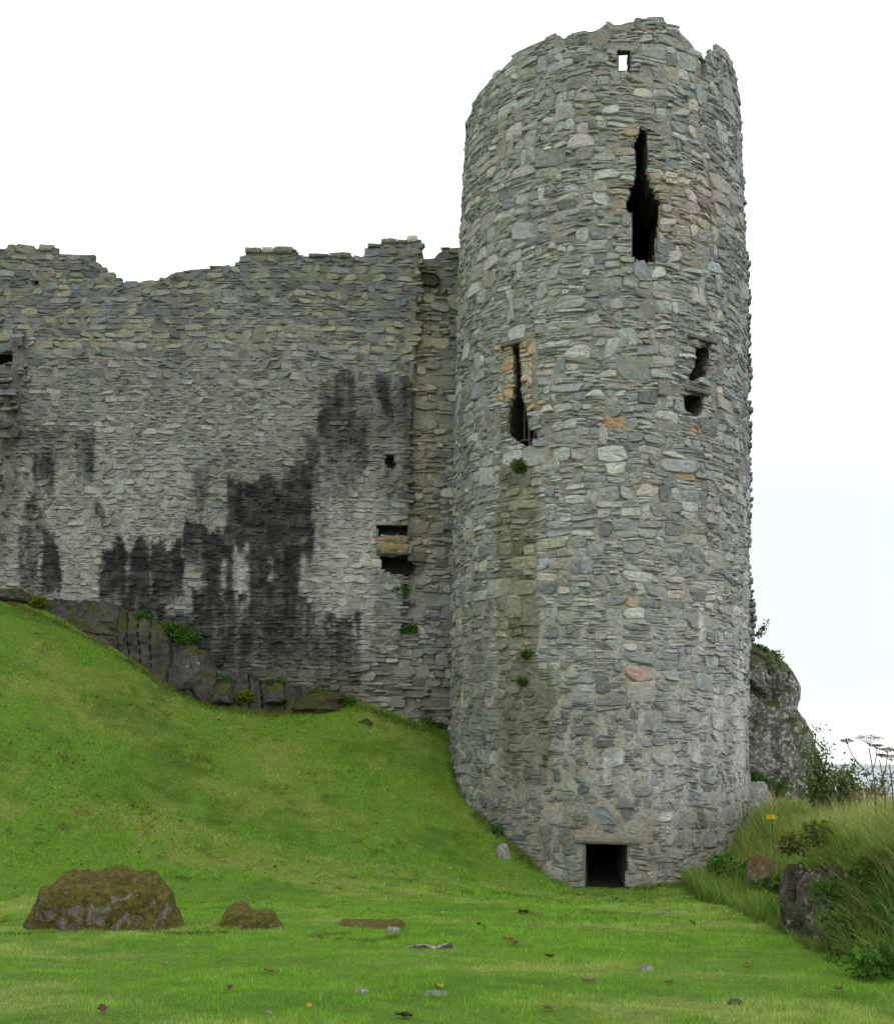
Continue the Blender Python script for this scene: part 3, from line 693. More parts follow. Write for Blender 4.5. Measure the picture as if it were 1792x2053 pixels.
# second part: thin slates only in the blocked channel
U, V, Dp = stone_mesh(st, rng, prot=(.004, .016), rough=.55, gap=.007)
rough_low = smooth(5.2, 3.2, cv)*smooth(-4.5, -1.5, cu)
Dp += (np.where(isx, rng.uniform(-.02, .09, len(st)), 0)+rough_low*rng.uniform(-.03, .12, len(st)) + (cu < PILU)*(cv < PILV)*rng.uniform(-.05, .14, len(st)))[:, None]
Dp += wall_off(cu, cv)[:, None]
U, V = warp_w(U, V)
BLK = [(375,650,900,1335,.30),(60,200,880,1190,.22),(674,716,750,905,.66),(700,742,830,930,.55),(757,784,755,838,.70),(640,684,822,885,.62),(610,745,868,965,.54),(565,630,930,1020,.70),(640,660,900,1100,.42),(690,700,940,1060,.45),(740,748,900,1000,.5),(450,628,958,1110,.90),(492,602,1095,1215,.93),(372,450,1055,1130,.86),(416,452,1085,1220,.93),(385,426,925,1030,.62),(200,372,1088,1205,.95),(196,215,1003,1045,.72),(90,119,1066,1188,.97),(70,100,918,972,.78),(40,85,985,1185,.55),(150,192,858,965,.62),(38,140,858,930,.45),(380,628,1190,1335,.82),(560,640,985,1240,.40),(225,720,1240,1420,.74),(640,830,765,1010,.40),(800,826,745,900,.55),(240,330,1195,1330,.8),(455,470,1040,1210,.9)]
WHT = [(190,610,800,1080,.22),(380,640,560,800,.10),(740,800,880,1110,.3),(100,200,930,1060,.3),(588,745,1080,1310,.62),(120,198,1030,1195,.58),(452,497,1070,1255,.66),(640,752,925,1110,.34),(713,752,925,1110,.62),(560,700,1180,1330,.4),(205,405,1035,1088,.30),(355,376,1080,1260,.4),(0,36,1000,1190,.5),(690,712,890,920,.5),(225,420,900,1000,.16),(590,605,1190,1330,.4)]
SCR = [(470,482,1085,1240,.8),(492,500,1090,1205,.75),(536,546,1120,1200,.6),(255,262,1095,1195,.5),(300,306,1090,1190,.4),(604,612,1075,1250,.5),(640,646,1000,1160,.5),(668,676,1140,1260,.5),(735,744,930,985,.8),(724,732,1065,1150,.7),(430,437,1200,1260,.5),(600,605,1120,1230,.6),(655,662,1210,1300,.6),(690,697,1100,1210,.7),(705,711,1190,1290,.6),(622,628,1180,1290,.5),(128,134,1080,1190,.4),(170,176,1060,1180,.5),(480,487,1090,1240,.6)]
def wall_tint(X, Y, c, mort=False):
    L = c.mean(-1, keepdims=True)
    w = np.clip(streak(X, Y, WHT), 0, 1)[..., None]*(1+.5*vnoise(X*.12, Y*.03, 8))[..., None]; w = np.clip(w, 0, .8)
    c = c*(1-w)+np.array([.36,.36,.335])*w
    b = streak(X, Y, BLK); b = b*(.80+.20*smooth(-.5, .05, vnoise(X*.17, Y*.010, 71)+.5*vnoise(X*.4, Y*.02, 72))); b = np.clip(b*.60+.50*smooth(.15, .74, b), 0, .99)[..., None]; b = b*(.88+.12*smooth(-.5, .3, vnoise(X*.05, Y*.08, 21)))[..., None]
    c = c*(1-b)+b*(np.array([.010,.011,.012])+c*.035)
    s = np.clip(streak(X, Y, SCR, .4), 0, 1)[..., None]*smooth(-.3, .4, vnoise(X*.15, Y*.05, 31))[..., None]*.8
    c = c*(1-s)+np.array([.44,.44,.42])*s
    tan = (smooth(818, 838, X)*smooth(905, 880, X)*smooth(480, 560, Y)*smooth(1250, 1100, Y))[..., None]*.5
    c = c*(1-tan)+tan*L*np.array([1.16,.98,.66])
    low = (smooth(1280, 1380, Y)*smooth(380, 640, X))[..., None]*.6; c = c*(1-low)+low*L*np.array([.80,.76,.56])
    rt = (smooth(815, 850, X)*smooth(480, 560, Y))[..., None]*-.15; c = c*(1-rt)
    pl = (smooth(48, 30, X)*smooth(670, 690, Y)*smooth(1200, 900, Y))[..., None]*.3; c = c*(1-pl)
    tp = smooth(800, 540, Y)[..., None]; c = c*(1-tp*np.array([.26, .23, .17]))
    return c
col = pal_pick(PAL_W, len(st), rng, 1.62)
a, b = on_wall(np.array([120.]), np.array([690.])); i = np.argmin(np.hypot(cu-a, cv-b)); col[i] = lin(130,104,86)*1.3
a, b = on_wall(np.array([515.]), np.array([910.])); i = np.argmin(np.hypot(cu-a, cv-b)); col[i] = lin(132,112,84)*1.3
for (X0, Y0) in ((770,1250),(762,1258)):
    a, b = on_wall(np.array([X0*1.]), np.array([Y0*1.])); i = np.argmin(np.hypot(cu-a, cv-b)); col[i] = lin(118,100,90)*1.3
bt = (cv > 12.4) & (st[:, 4] == 0) & (rng.random(len(st)) < .5); col[bt] = lin(128,124,106)*1.25*np.exp(rng.normal(0, .12, (bt.sum(), 1)))
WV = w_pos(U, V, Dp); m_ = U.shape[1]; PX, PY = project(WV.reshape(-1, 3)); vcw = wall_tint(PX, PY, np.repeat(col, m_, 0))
acc = Acc(); acc.add(WV, stone_faces(len(st)), vcw); nstone = sum(len(f) for f in acc.F)
nu, nv = 300, 330
ug = np.linspace(UL, 1.2, nu); UG = np.repeat(ug[:, None], nv, 1); VG = WB_+(wall_top(ug)[:, None]-.05-WB_)*np.linspace(0, 1, nv)[None]
DG = -.005+.013*fbm(UG*7, VG*7, 2, 4)+wall_off(UG, VG); CP = w_pos(UG, VG, DG); fq = gridfaces(nu, nv)
fu, fv = UG.ravel()[fq].mean(1), VG.ravel()[fq].mean(1); kill = np.zeros(len(fq), bool)
for p in wopen: kill |= inpoly(fu, fv, p)
PX, PY = project(CP.reshape(-1, 3)); mc = np.broadcast_to(lin(116,114,106)*1.5, (nu*nv, 3))*(1+.25*fbm(UG.ravel()*2, VG.ravel()*2, 3, 3))[:, None]
gr = (smooth(860, 1000, PY)*smooth(1350, 1100, PY)*.5)[:, None]; mc = mc*(1+gr)
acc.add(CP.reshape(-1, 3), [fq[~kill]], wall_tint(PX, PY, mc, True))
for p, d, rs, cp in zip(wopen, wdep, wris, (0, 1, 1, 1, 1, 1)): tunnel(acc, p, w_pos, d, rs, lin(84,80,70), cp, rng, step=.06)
# top, back and end
TK = 0.9
bt_ = np.stack([wall_top(ug)-.05, np.full(nu, WB_)], 1)
topb = w_pos(ug, wall_top(ug)-.05-.12, np.full(nu, -TK)); botb = w_pos(ug, np.full(nu, WB_), np.full(nu, -TK)); q = np.arange(nu-1)
acc.add(np.concatenate([CP[:, -1], topb]), [np.stack([q, q+1, nu+q+1, nu+q], -1)], lin(95,93,84))
fb = []
hol = wopen[0].mean(0)
nb = 160; VB = WB_+(wall_top(ug)[:, None]-.17-WB_)*np.linspace(0, 1, nb)[None]; UB = np.repeat(ug[:, None], nb, 1)
fbk = gridfaces(nu, nb); fu, fv = UB.ravel()[fbk].mean(1), VB.ravel()[fbk].mean(1)
kb = (np.abs(fu-hol[0]) < .14) & (np.abs(fv-hol[1]-.40) < .16)
acc.add(w_pos(UB, VB, np.full(UB.shape, -TK)).reshape(-1, 3), [fbk[~kb]], lin(95,93,84))
nf = sum(len(f) for f in acc.F); mi = np.concatenate([np.zeros(nstone, int), np.ones(nf-nstone, int)])
mk('masonry', np.concatenate(acc.V), acc.F, [M_WALL, M_MORTAR], parent=cw, col=np.concatenate(acc.C), mi=mi)
# corbel slabs of the drain between the two dark holes, and coping stones that sit loose on the wall head
for X0, X1, Y0, Y1, d1, c in ((756,818,1074,1088,.02,(118,98,58)),(756,818,1090,1106,.04,(122,108,70)),(756,822,1106,1114,.08,(78,78,66)),(722,764,1120,1138,.03,(160,156,142)),(818,852,1108,1126,.0,(88,84,70))):
    q = poly_uv([(X0,Y0),(X1,Y1)], on_wall); V_, F_ = slab_uv(w_pos, q[0,0], q[1,0], q[1,1], q[0,1], -.35, d1, rng)
    mk('drain_slab', V_, F_, M_WALL, parent=cw, col=np.broadcast_to(lin(*c)*1.15, (len(V_), 3)))
for X0, X1, Y0, Y1, c in ((81,107,491,501,(118,118,104)),(493,523,497,505,(100,102,92)),(527,550,496,506,(140,140,124)),(552,586,495,507,(96,98,90)),(620,660,509,515,(92,88,84)),(662,703,507,516,(98,94,86)),(738,762,489,495,(96,90,82)),(765,796,479,487,(108,106,96)),(798,814,481,487,(98,100,92)),(817,836,472,484,(165,165,155))):
    q = poly_uv([(X0,Y0),(X1,Y1)], on_wall); V_, F_ = slab_uv(w_pos, q[0,0], q[1,0], q[1,1]-.03, q[0,1], -.45, .06, rng)
    mk('coping_stone', V_, F_, M_WALL, parent=cw, col=np.broadcast_to(lin(*c)*1.2, (len(V_), 3)))

# ================================================================== REMAINS OF THE WALL BEHIND THE TOWER
rng = np.random.default_rng(31)
BK = [(1503,505),(1503,560),(1504,640),(1505,700),(1508,760),(1506,810),(1509,850),(1505,900),(1507,960),(1504,1020),(1503,1100),(1507,1160),(1512,1196),(1517,1215),(1517,1262),(1519,1300),(1518,1345)]
bq = at(np.array([p[0] for p in BK], float), np.array([p[1] for p in BK], float), 30.2)
o_ = np.argsort(bq[:, 2]); bx, bz = bq[o_, 0]+.02, bq[o_, 2]
be = thing('wall_stub', 'jagged stub of broken slate wall behind the right edge of the round tower', 'wall', (8.0, 30.6, 3.0))
def b_pos(u, v, d):
    u, v, d = np.broadcast_arrays(np.asarray(u, float), np.asarray(v, float), np.asarray(d, float)); return np.stack([u, 30.2-d, v], -1)
acc = Acc(); v = bz.min()-1.5
while v < bz.max():
    h = rng.uniform(.05, .24); xe = np.interp(v+h/2, bz, bx)+.05*vnoise(v*1.3, 5.5)+rng.uniform(-.07, .02)
    x = 7.2
    while x < xe-.08:
        w = min(rng.uniform(.25, .6), xe-x) if xe-x > .45 else xe-x
        V_, F_ = slab_uv(b_pos, x+.008, x+w-.008, v+.006, v+h-.006, -1.3, rng.uniform(.0, .08), rng, nx=8, amp=.012)
        acc.add(V_, F_, pal_pick(PAL_W, 1, rng, 1.7)[0]); x += w
    v += h
acc.build('masonry', M_WALL, parent=be)

# ================================================================== ROCKS
def blob(name, c, size, mat, rng, seed, label=None, cat='rock', group=None, amp=.18, ns=1.6, rot=0., ex=2.6, n=(56, 34), parent=None, facets=0):
    """an irregular rock: superellipsoid, bent by layered noise and cut by random planes"""
    a = np.linspace(0, 2*np.pi, n[0]+1)[:-1]; b = np.linspace(-np.pi/2, np.pi/2, n[1])
    A, B = np.meshgrid(a, b, indexing='ij')
    D = np.stack([np.cos(B)*np.cos(A), np.cos(B)*np.sin(A), np.sin(B)], -1)
    r = (np.abs(D)**ex).sum(-1)**(-1/ex)
    P = D*r[..., None]
    for _ in range(facets):
        nn = rng.normal(0, 1, 3); nn[2] = abs(nn[2])*.7; nn /= np.linalg.norm(nn); o = rng.uniform(.62, .88)
        dd = (P@nn-o); P = P-np.where(dd > 0, dd, 0)[..., None]*nn*.85
    f = amp*fbm(P[..., 0]*ns+seed, P[..., 1]*ns+2*seed, P[..., 2]*ns, 5)+amp*.35*np.abs(vnoise(P[..., 0]*ns*3.1+seed, P[..., 1]*ns*3.1, P[..., 2]*ns*3.1))
    P = P*(1+f)[..., None]*np.array(size)
    cr, sr = math.cos(rot), math.sin(rot); P = np.stack([P[..., 0]*cr-P[..., 1]*sr, P[..., 0]*sr+P[..., 1]*cr, P[..., 2]], -1)
    P = P+np.array(c)
    o = mk(name, P.reshape(-1, 3), [gridfaces(n[0], n[1], True)], mat, parent=parent, loc=None if parent else (c[0], c[1], c[2]-size[2]*.5), smooth_=True)
    if label: tag(o, label, cat, group)
    return o
MOSS = ((.150,.135,.020), (.052,.036,.011)); GMOSS = ((.060,.075,.010), (.030,.036,.008))
M_BOULD = mat_rock('mossy_boulder', (.12,.108,.085), (.28,.265,.23), MOSS, .53, (.46,.46,.42), .60, 4.2, .24, 7, crack=False)
M_BED = mat_rock('bedrock', (.040,.038,.036), (.100,.092,.082), GMOSS, .30, (.30,.30,.27), .70, 1.6, .5, 9)
M_CRAG = mat_rock('lichen_crag', (.075,.075,.066), (.21,.21,.185), ((.075,.085,.03),(.05,.06,.02)), .36, (.38,.40,.34), .55, 1.9, .4, 10)
M_BANK = mat_rock('bank_stone', (.050,.045,.034), (.15,.135,.11), ((.055,.050,.014),(.040,.028,.012)), .34, (.30,.28,.25), .60, 3.5, .30, 9)
M_PALE = mat_rock('pale_stone', (.17,.16,.13), (.34,.33,.28), None, 0, (.48,.48,.44), .58, 9, .3, 26, crack=False)
M_DARKS = mat_rock('dark_stone', (.03,.04,.04), (.09,.10,.10), None, 0, None, .6, 9, .3, 20)

def ground_hit(X, Y):
    d = rays(np.float64(X), np.float64(Y)); t0 = 3.
    for t_ in np.arange(4, 40, .05):
        p = d*t_+np.array([0,0,EYE])
        if p[2] < ground_z(np.array([p[0]]), np.array([p[1]]))[0]: return p
    return d*30+np.array([0,0,EYE])
# profile boulder on the lawn: outline of the top, real depth
def profile_rock(name, prof, ybase, depth, half_, mat, label, seed, cat='boulder', n=(90, 40), amp=.06, sink=.12):
    half = half_; depth = float(ground_hit((prof[0][0]+prof[-1][0])/2, ybase)[1])+half*.92
    prof = np.array(prof, float); xs = np.linspace(prof[0, 0], prof[-1, 0], n[0]); top = np.interp(xs, prof[:, 0], prof[:, 1])
    Pt = at(xs, top, depth); Pb = at(xs, np.full(len(xs), ybase*1.), depth)
    x = Pt[:, 0]; z0 = ground_z(x, np.full(len(x), depth))-sink; h = np.maximum(Pt[:, 2]-z0, .02)
    t_ = np.linspace(0, np.pi, n[1]); w = half*np.sqrt(np.clip(1-((xs-xs.mean())/(np.ptp(xs)/2+1))**2, .02, 1))**.7
    X = np.repeat(x[:, None], n[1], 1); ct, st_ = np.cos(t_)[None], np.sin(t_)[None]
    Y = depth-w[:, None]*np.sign(ct)*np.abs(ct)**.75; Z = z0[:, None]+h[:, None]*np.abs(st_)**.62
    q = fbm(X*2.2+seed, Y*2.2, Z*2.2, 5); q2 = fbm(X*7+seed, Y*7, Z*7, 4)
    nrm = np.stack([.25*vnoise(X*2, Z*2, seed), -ct+0*X, st_+0*X], -1)
    P = np.stack([X, Y, Z], -1)+nrm*(amp*q+amp*.45*q2)[..., None]
    c = (float(x.mean()), depth, float(z0.mean()))
    o = mk(name, P.reshape(-1, 3), [gridfaces(n[0], n[1])], mat, loc=c, smooth_=True); tag(o, label, cat); return o
profile_rock('boulder', [(48,1862),(60,1842),(82,1820),(88,1800),(108,1770),(130,1748),(150,1745),(172,1752),(190,1756),(215,1752),(245,1748),(285,1744),(305,1754),(318,1766),(330,1786),(345,1805),(350,1830),(358,1850),(372,1862)], 1868, 13.4, .62, M_BOULD, 'large mossy boulder with two humps on the lawn', 3.1, amp=.15, n=(170, 80))
profile_rock('boulder', [(432,1862),(445,1846),(452,1828),(470,1813),(488,1812),(500,1820),(512,1826),(530,1822),(548,1826),(556,1845),(568,1860)], 1864, 13.4, .30, M_BOULD, 'small mossy rock with two humps, right of the large mossy boulder', 8.2, amp=.07, sink=.06)
profile_rock('flat_stone', [(672,1858),(685,1848),(700,1845),(730,1846),(770,1845),(795,1843),(806,1846),(815,1856)], 1863, 13.2, .36, M_BOULD, 'flat low mossy stone sunk in the lawn with broken edge', 5.5, 'stone', amp=.03, sink=.06)
profile_rock('slate_ridge', [(790,1904),(815,1899),(836,1893),(852,1892),(866,1897),(882,1897),(890,1893),(904,1890),(908,1896),(912,1901)], 1903, 11.6, .05, mat_rock('slate_edge', (.05,.048,.04), (.11,.10,.085), ((.52,.52,.46),(.36,.35,.31)), .20, None, .60, 6, .35, 12), 'long thin slate edge with white rim poking out of the lawn', 2.7, 'stone', n=(60, 16), amp=.008, sink=.05)

# bedrock under the curtain wall
rngR = np.random.default_rng(5)
def on_face(X, Y, d=.2):
    u, v = on_wall(np.array([X*1.]), np.array([Y*1.])); return w_pos(u, v, np.array([d]))[0]
for i, (X, Y, sx, sy, sz, d, lab, mt, fac, am) in enumerate((
    (384,1340,.46,.42,.62,.34,'dark boulder with white lichen splashes at the foot of the curtain wall',mat_rock('white_splashed_rock', (.045,.043,.042), (.11,.10,.09), GMOSS, .22, (.52,.52,.48), .66, 2.2, .5, 5),5,.14),
    (457,1392,.32,.34,.26,.52,'squat block topped with yellow moss at the wall foot',M_BED,5,.12),
    (560,1392,.30,.34,.26,.50,'mossy block right of the low grey ledge',M_BED,5,.14),
    (30,1195,.62,.45,.20,.25,'thin flat ledge at the far left of the wall foot',M_BED,4,.12),
    (640,1412,.62,.5,.26,.30,'turf covered lump of rubble below the wall',mat_rock('turf_lump', (.07,.06,.035), (.13,.11,.07), GMOSS, .42, None, .6, 4, .4, 9),3,.2),
    (735,1465,.36,.34,.30,.9,'brown tussock of earth and moss on the slope',mat_rock('earth_lump', (.045,.036,.018), (.09,.075,.035), GMOSS, .40, None, .6, 5, .4, 9),2,.22),
    (1533,1632,.0,.0,.0,0,'',None,0,0))):
    if mt is None: continue
    p = on_face(X, Y, d); blob('bedrock_outcrop' if i not in (4, 5) else 'turf_lump', p, (sx, sy, sz), mt, rngR, 3.3+i*2.1, lab, 'rock', amp=am*1.2, ns=2.2, facets=fac+5, ex=4.5, n=(72, 46))

# one continuous bedrock ledge the wall stands on
LX = np.array([60,105,150,210,250,262,300,335,350,420,440,500,560,620,665,700], float); LY_ = np.array([1203,1203,1206,1210,1216,1232,1240,1262,1290,1310,1345,1352,1372,1380,1396,1412], float)
lu, lv = on_wall(LX, LY_); nl_, nt_ = 260, 60; ul = np.linspace(lu[0], lu[-1], nl_); topv = np.interp(ul, lu, lv)+.05*vnoise(ul*4, 1.)+.03*vnoise(ul*11, 2.)
tq = np.linspace(0, 1, nt_)[None]; UL_ = np.repeat(ul[:, None], nt_, 1)
h_ = 1.9; dep_ = np.interp(ul, [lu[0], lu[2], lu[5], lu[9], lu[12], lu[-1]], [.15, .32, .36, .42, .40, .12])[:, None]
VL = topv[:, None]-h_*np.clip(tq-.16, 0, 1); ledge = smooth(0, .15, tq)
col_ = np.clip(.5+.75*vnoise(UL_*1.5+.4*VL, VL*1.3, 5)+.35*vnoise(UL_*3.7, VL*2.2, 6), 0, 1.15)
upr = smooth(PILU+3.2, PILU+3.8, ul)[:, None]; fis = np.abs(vnoise(UL_*3.6+.5*VL, VL*.5, 3)); lay = np.abs(vnoise(UL_*.5, VL*4.2+.8*UL_, 8))
DL = -.35+(.35+dep_*(.75+.5*col_))*ledge+.35*np.clip(tq-.2, 0, 1)+.10*fbm(UL_*1.7, VL*2.2, 1, 5)*ledge-.14*smooth(.13, 0, fis)*upr*ledge-.07*smooth(.12, 0, lay)*(1-upr)*ledge+.03*fbm(UL_*7, VL*7, 2, 4)
tag(mk('bedrock_ledge', w_pos(UL_, VL, DL).reshape(-1, 3), [gridfaces(nl_, nt_)], M_BED, loc=w_pos(np.array(ul.mean()), np.array(topv.mean()-1)), smooth_=False), 'long dark bedrock ledge that the curtain wall is built on', 'rock')
# the lichen crag behind the tower on the right
CR = [(1497,1288),(1512,1296),(1528,1312),(1545,1322),(1562,1336),(1576,1358),(1590,1380),(1593,1405),(1590,1425),(1604,1440),(1613,1465),(1619,1490),(1626,1520),(1634,1552),(1642,1590),(1648,1625),(1652,1680)]
cq = at(np.array([p[0] for p in CR], float), np.array([p[1] for p in CR], float), 30.6); o_ = np.argsort(cq[:, 2]); cz, cxr = cq[o_, 2], cq[o_, 0]
nz_, na_ = 110, 120; zz = np.linspace(cz.min(), cz.max()+.12, nz_); aa = np.arange(na_)/na_*2*np.pi
xr = np.interp(zz, cz, cxr); xl = 7.0; cx_ = (xr+xl)/2; hw_ = (xr-xl)/2
ZG, AG = np.meshgrid(zz, aa, indexing='ij'); ca, sa = np.cos(AG), np.sin(AG); e = 2.8; rr_ = (np.abs(ca)**e+np.abs(sa)**e)**(-1/e)
topk = np.sqrt(np.clip((zz.max()-zz)/.9, 0, 1))
XG = cx_[:, None]+hw_[:, None]*rr_*ca; YG = 30.6+(1.5*topk[:, None])*rr_*sa
ns_ = fbm(XG*.9, YG*.9, ZG*.7+3, 5); ck = np.abs(vnoise(XG*1.1+.5*ZG, YG*1.2, ZG*.45+9)); ck2 = np.abs(vnoise(XG*2.9-.8*ZG, YG*3, ZG*1.3+2))
dsp = .15*ns_-.32*smooth(.16, 0, ck)-.14*smooth(.13, 0, ck2)+.05*fbm(XG*5, YG*5, ZG*4, 4)
nrm = np.stack([ca*.8, sa, 0*ca], -1); P = np.stack([XG, YG, ZG], -1)+nrm*dsp[..., None]*np.minimum(1, topk[:, None]*1.5)[..., None]
V_ = np.concatenate([P.reshape(-1, 3), P[-1].mean(0)[None]]); q = np.arange(na_); cap_ = np.stack([(nz_-1)*na_+q, (nz_-1)*na_+(q+1) % na_, np.full(na_, nz_*na_)], -1)
fg = np.arange(nz_-1)[:, None]*na_; fj = np.arange(na_)[None]
fs = np.stack([fg+fj, fg+(fj+1) % na_, fg+na_+(fj+1) % na_, fg+na_+fj], -1).reshape(-1, 4)
crag = mk('crag', V_, [fs, cap_], M_CRAG, loc=(8.6, 30.6, float(zz.min())), smooth_=True); tag(crag, 'tall grey crag spotted with pale lichen behind the tower', 'rock')

# footing rock at the right foot of the tower, boulders of the bank
def gpt(X, Y, depth, up=0.):
    p = at(np.float64(X), np.float64(Y), depth); return np.array([p[0], depth, p[2]+up])
p = at(np.float64(1512.), np.float64(1628.), 27.6); blob('footing_rock', (p[0]-.05, p[1], p[2]-.35), (.72, .8, 1.05), mat_rock('footing', (.13,.13,.12), (.30,.30,.275), None, 0, (.42,.42,.40), .60, 2.5, .3, 8), rngR, 7.7, 'pale sloping footing rock at the right foot of the tower', amp=.12, facets=7, ex=3)
p = at(np.float64(1527.), np.float64(1720.), 20.5); blob('bank_boulder', p-np.array([0, 0, .22]), (.24, .30, .26), mat_rock('russet_rock', (.12,.10,.07), (.26,.24,.21), ((.13,.085,.03),(.08,.06,.02)), .38, (.4,.4,.36), .62, 3.5, .4, 9), rngR, 4.4, 'boulder with russet moss in the long grass beside the tower', 'boulder', amp=.14, facets=4)
# faced stones of the bank's near end
bk = thing('stone_bank', 'dark rubble end of an overgrown bank with turf on top', 'bank', (5.6, 13.6, -.5))
for i, (X, Y, dep, sx, sy, sz) in enumerate(((1592,1784,14.6,.20,.40,.34),(1632,1792,14.0,.24,.40,.36),(1682,1808,13.4,.24,.40,.36),(1730,1822,12.9,.20,.34,.30),(1602,1834,14.3,.20,.34,.22),(1650,1852,13.6,.24,.34,.22),(1706,1868,12.9,.26,.36,.24),(1784,1850,12.3,.20,.30,.26))):
    p = at(np.float64(X), np.float64(Y), dep); blob('stone', p, (sx, sy, sz), M_BANK, rngR, 1.7*i+.4, amp=.30, ns=2.2, facets=7, ex=3.4, parent=bk, n=(64, 40))
# small loose stones on the lawn
for i, (X, Y, r, mt, lab, cat) in enumerate((
    (725,1991,.062,M_PALE,'rounded tan stone lying on the lawn near the bottom centre','stone'),
    (868,1998,.075,M_PALE,'flat yellowish stone, left one of a touching pair on the lawn','stone'),
    (886,1996,.055,M_PALE,'flat pale grey stone, right one of a touching pair on the lawn','stone'),
    (541,2032,.035,M_PALE,'tiny pale green stone at the bottom edge of the lawn','stone'),
    (1472,2014,.060,M_DARKS,'dark blue-grey stone lying on the near lawn at the right','stone'),
    (1295,1944,.068,M_PALE,'tan flat stone in the grass, straight below the doorway','stone'),
    (788,1868,.085,M_PALE,'pale broken flake at the right corner of the flat mossy stone','stone'),
    (768,1856,.055,M_PALE,'small pale lump against the front of the flat mossy stone','stone'),
    (1460,1778,.040,mat_plain('white_pebble', (.75,.75,.72)),'bright white pebble at the edge of the long grass','pebble'),
    (1618,1907,.070,mat_rock('brown_stone', (.10,.06,.03), (.22,.15,.08), None, 0, None, .6, 9, .3, 20),'rusty brown stone on the lawn in front of the bank','stone'),
    (1335,1832,.065,M_PALE,'flat buff stone on the lawn right of the doorway','stone'),
    (1418,1854,.055,M_PALE,'greyish yellow flake of stone between doorway and bank','stone'),
    (823,1762,.05,M_PALE,'pale grey pebble on the grass well left of the doorway','pebble'),
    (1010,1712,.17,M_PALE,'pale upright stump of stone in the slope left of the doorway','stone'),
    (1106,1751,.20,M_PALE,'leaning lichen-whitened stone at the tower foot left of the doorway','stone'))):
    p = ground_hit(X, Y+ (6 if r > .1 else 0)); hz = .5 if r < .1 else 1.15
    blob('loose_stone', p+np.array([0, 0, r*hz*.35]), (r, r*.8, r*hz), mt, rngR, 9.1+i*1.3, lab, cat, group='small stones on the lawn' if r < .1 else None, amp=.15, n=(22, 14), facets=4)

# ================================================================== GRASS, PLANTS
rngG = np.random.default_rng(77)
def blades(x, y, z, h, w, lean, col, rng, seg=1, droop=.3):
    """x.. (N,) -> V, faces, colours.  seg=1: one triangle per blade; more: a tapering curved ribbon"""
    N = len(x); a = rng.uniform(0, 2*np.pi, N); b = rng.uniform(0, 2*np.pi, N)
    sx, sy = np.cos(a)*w/2, np.sin(a)*w/2; lx, ly = np.cos(b)*lean*h, np.sin(b)*lean*h
    B = np.stack([x, y, z-.01], -1); rows = []
    for k in range(seg):
        f = k/seg; wk = (1-f**1.6) ; off = np.stack([lx*f**1.7, ly*f**1.7, h*(f-droop*f**3*lean)], -1); s_ = np.stack([sx, sy, 0*sx], -1)*wk
        rows += [B+off-s_, B+off+s_]
    rows.append(B+np.stack([lx, ly, h*(1-droop*lean)], -1))
    V = np.stack(rows, 1); m = V.shape[1]; o = (np.arange(N)*m)[:, None]; F_ = []
    for k in range(seg-1): F_.append(o+np.array([[2*k, 2*k+1, 2*k+3, 2*k+2]]))
    F_.append(o+np.array([[2*seg-2, 2*seg-1, 2*seg]]))
    tip = np.linspace(.75, 1.15, m)[None, :, None]
    return V.reshape(-1, 3), F_, (col[:, None]*tip).reshape(-1, 3)
_tc = t_c(np.array(0.))
def free_ground(x, y):
    ok = np.hypot(x-_tc[0], y-_tc[1]) > 3.62
    dw = ((np.stack([x, y], -1)-W0[:2])@WNn[:2]); uu = ((np.stack([x, y], -1)-W0[:2])@WD[:2]); ok &= ~((dw < .02) & (uu < 1.5) & (dw > -1.2))
    return ok
# lawn
def scatter(n, y0, y1, power, rng, side=.46):
    y = (rng.uniform(y0**power, y1**power, n))**(1/power); x = rng.uniform(-side, side, n)*y+rng.uniform(-.4, .4, n); return x, y
acc = Acc()
for n, y0, y1, pw, h0, h1, w0, w1, ln in ((230000, 6.0, 13.5, 1.3, .020, .048, .0040, .0075, .9), (190000, 12.5, 22, 1.4, .025, .050, .008, .013, .9), (170000, 20, 29.2, 1.6, .03, .07, .013, .026, .9)):
    x, y = scatter(n, y0, y1, pw, rngG)
    ok = free_ground(x, y) & (mound_s(x, y) < .25) & ~((y > 26) & (x > 4.5)); x, y = x[ok], y[ok]; z = ground_z(x, y)
    c = 2.05*grass_col(x, y, z); c = c*np.array([.93, 1.03, 1.])*.92+.08*c.mean(1, keepdims=True); c = c*np.exp(rngG.normal(0, .20, (len(x), 1)))*np.exp(rngG.normal(0, .06, (len(x), 3)))
    wn_ = smooth(.55, .8, vnoise(x*2.3, y*3.0, 61)+.5*vnoise(x*7, y*8, 62))[:, None]*.7*smooth(12, 18, y)[:, None]; c = c*(1-wn_)+np.array([.10, .085, .03])*wn_
    st_ = rngG.random(len(x)) < .035; c[st_] = np.array([.42, .38, .16])*np.exp(rngG.normal(0, .2, (st_.sum(), 1)))
    cl = (1+.7*smooth(.1, .8, vnoise(x*3.3, y*3.3, 4)))*(.75+.5*smooth(-.6, .6, vnoise(x*1.1, y*1.3, 14)))
    acc.add(*blades(x, y, z, rngG.uniform(h0, h1, len(x))*cl, rngG.uniform(w0, w1, len(x)), rngG.uniform(.2, ln, len(x)), c, rngG))
cx0, cy0 = scatter(1500, 6.2, 24, 1.3, rngG); x = np.repeat(cx0, 16)+rngG.normal(0, .045, 1500*16); y = np.repeat(cy0, 16)+rngG.normal(0, .045, 1500*16)
ok = free_ground(x, y) & (mound_s(x, y) < .1); x, y = x[ok], y[ok]; z = ground_z(x, y)
c = 2.0*grass_col(x, y, z)*np.array([.82, .95, .9])*np.exp(rngG.normal(0, .25, (len(x), 1)))
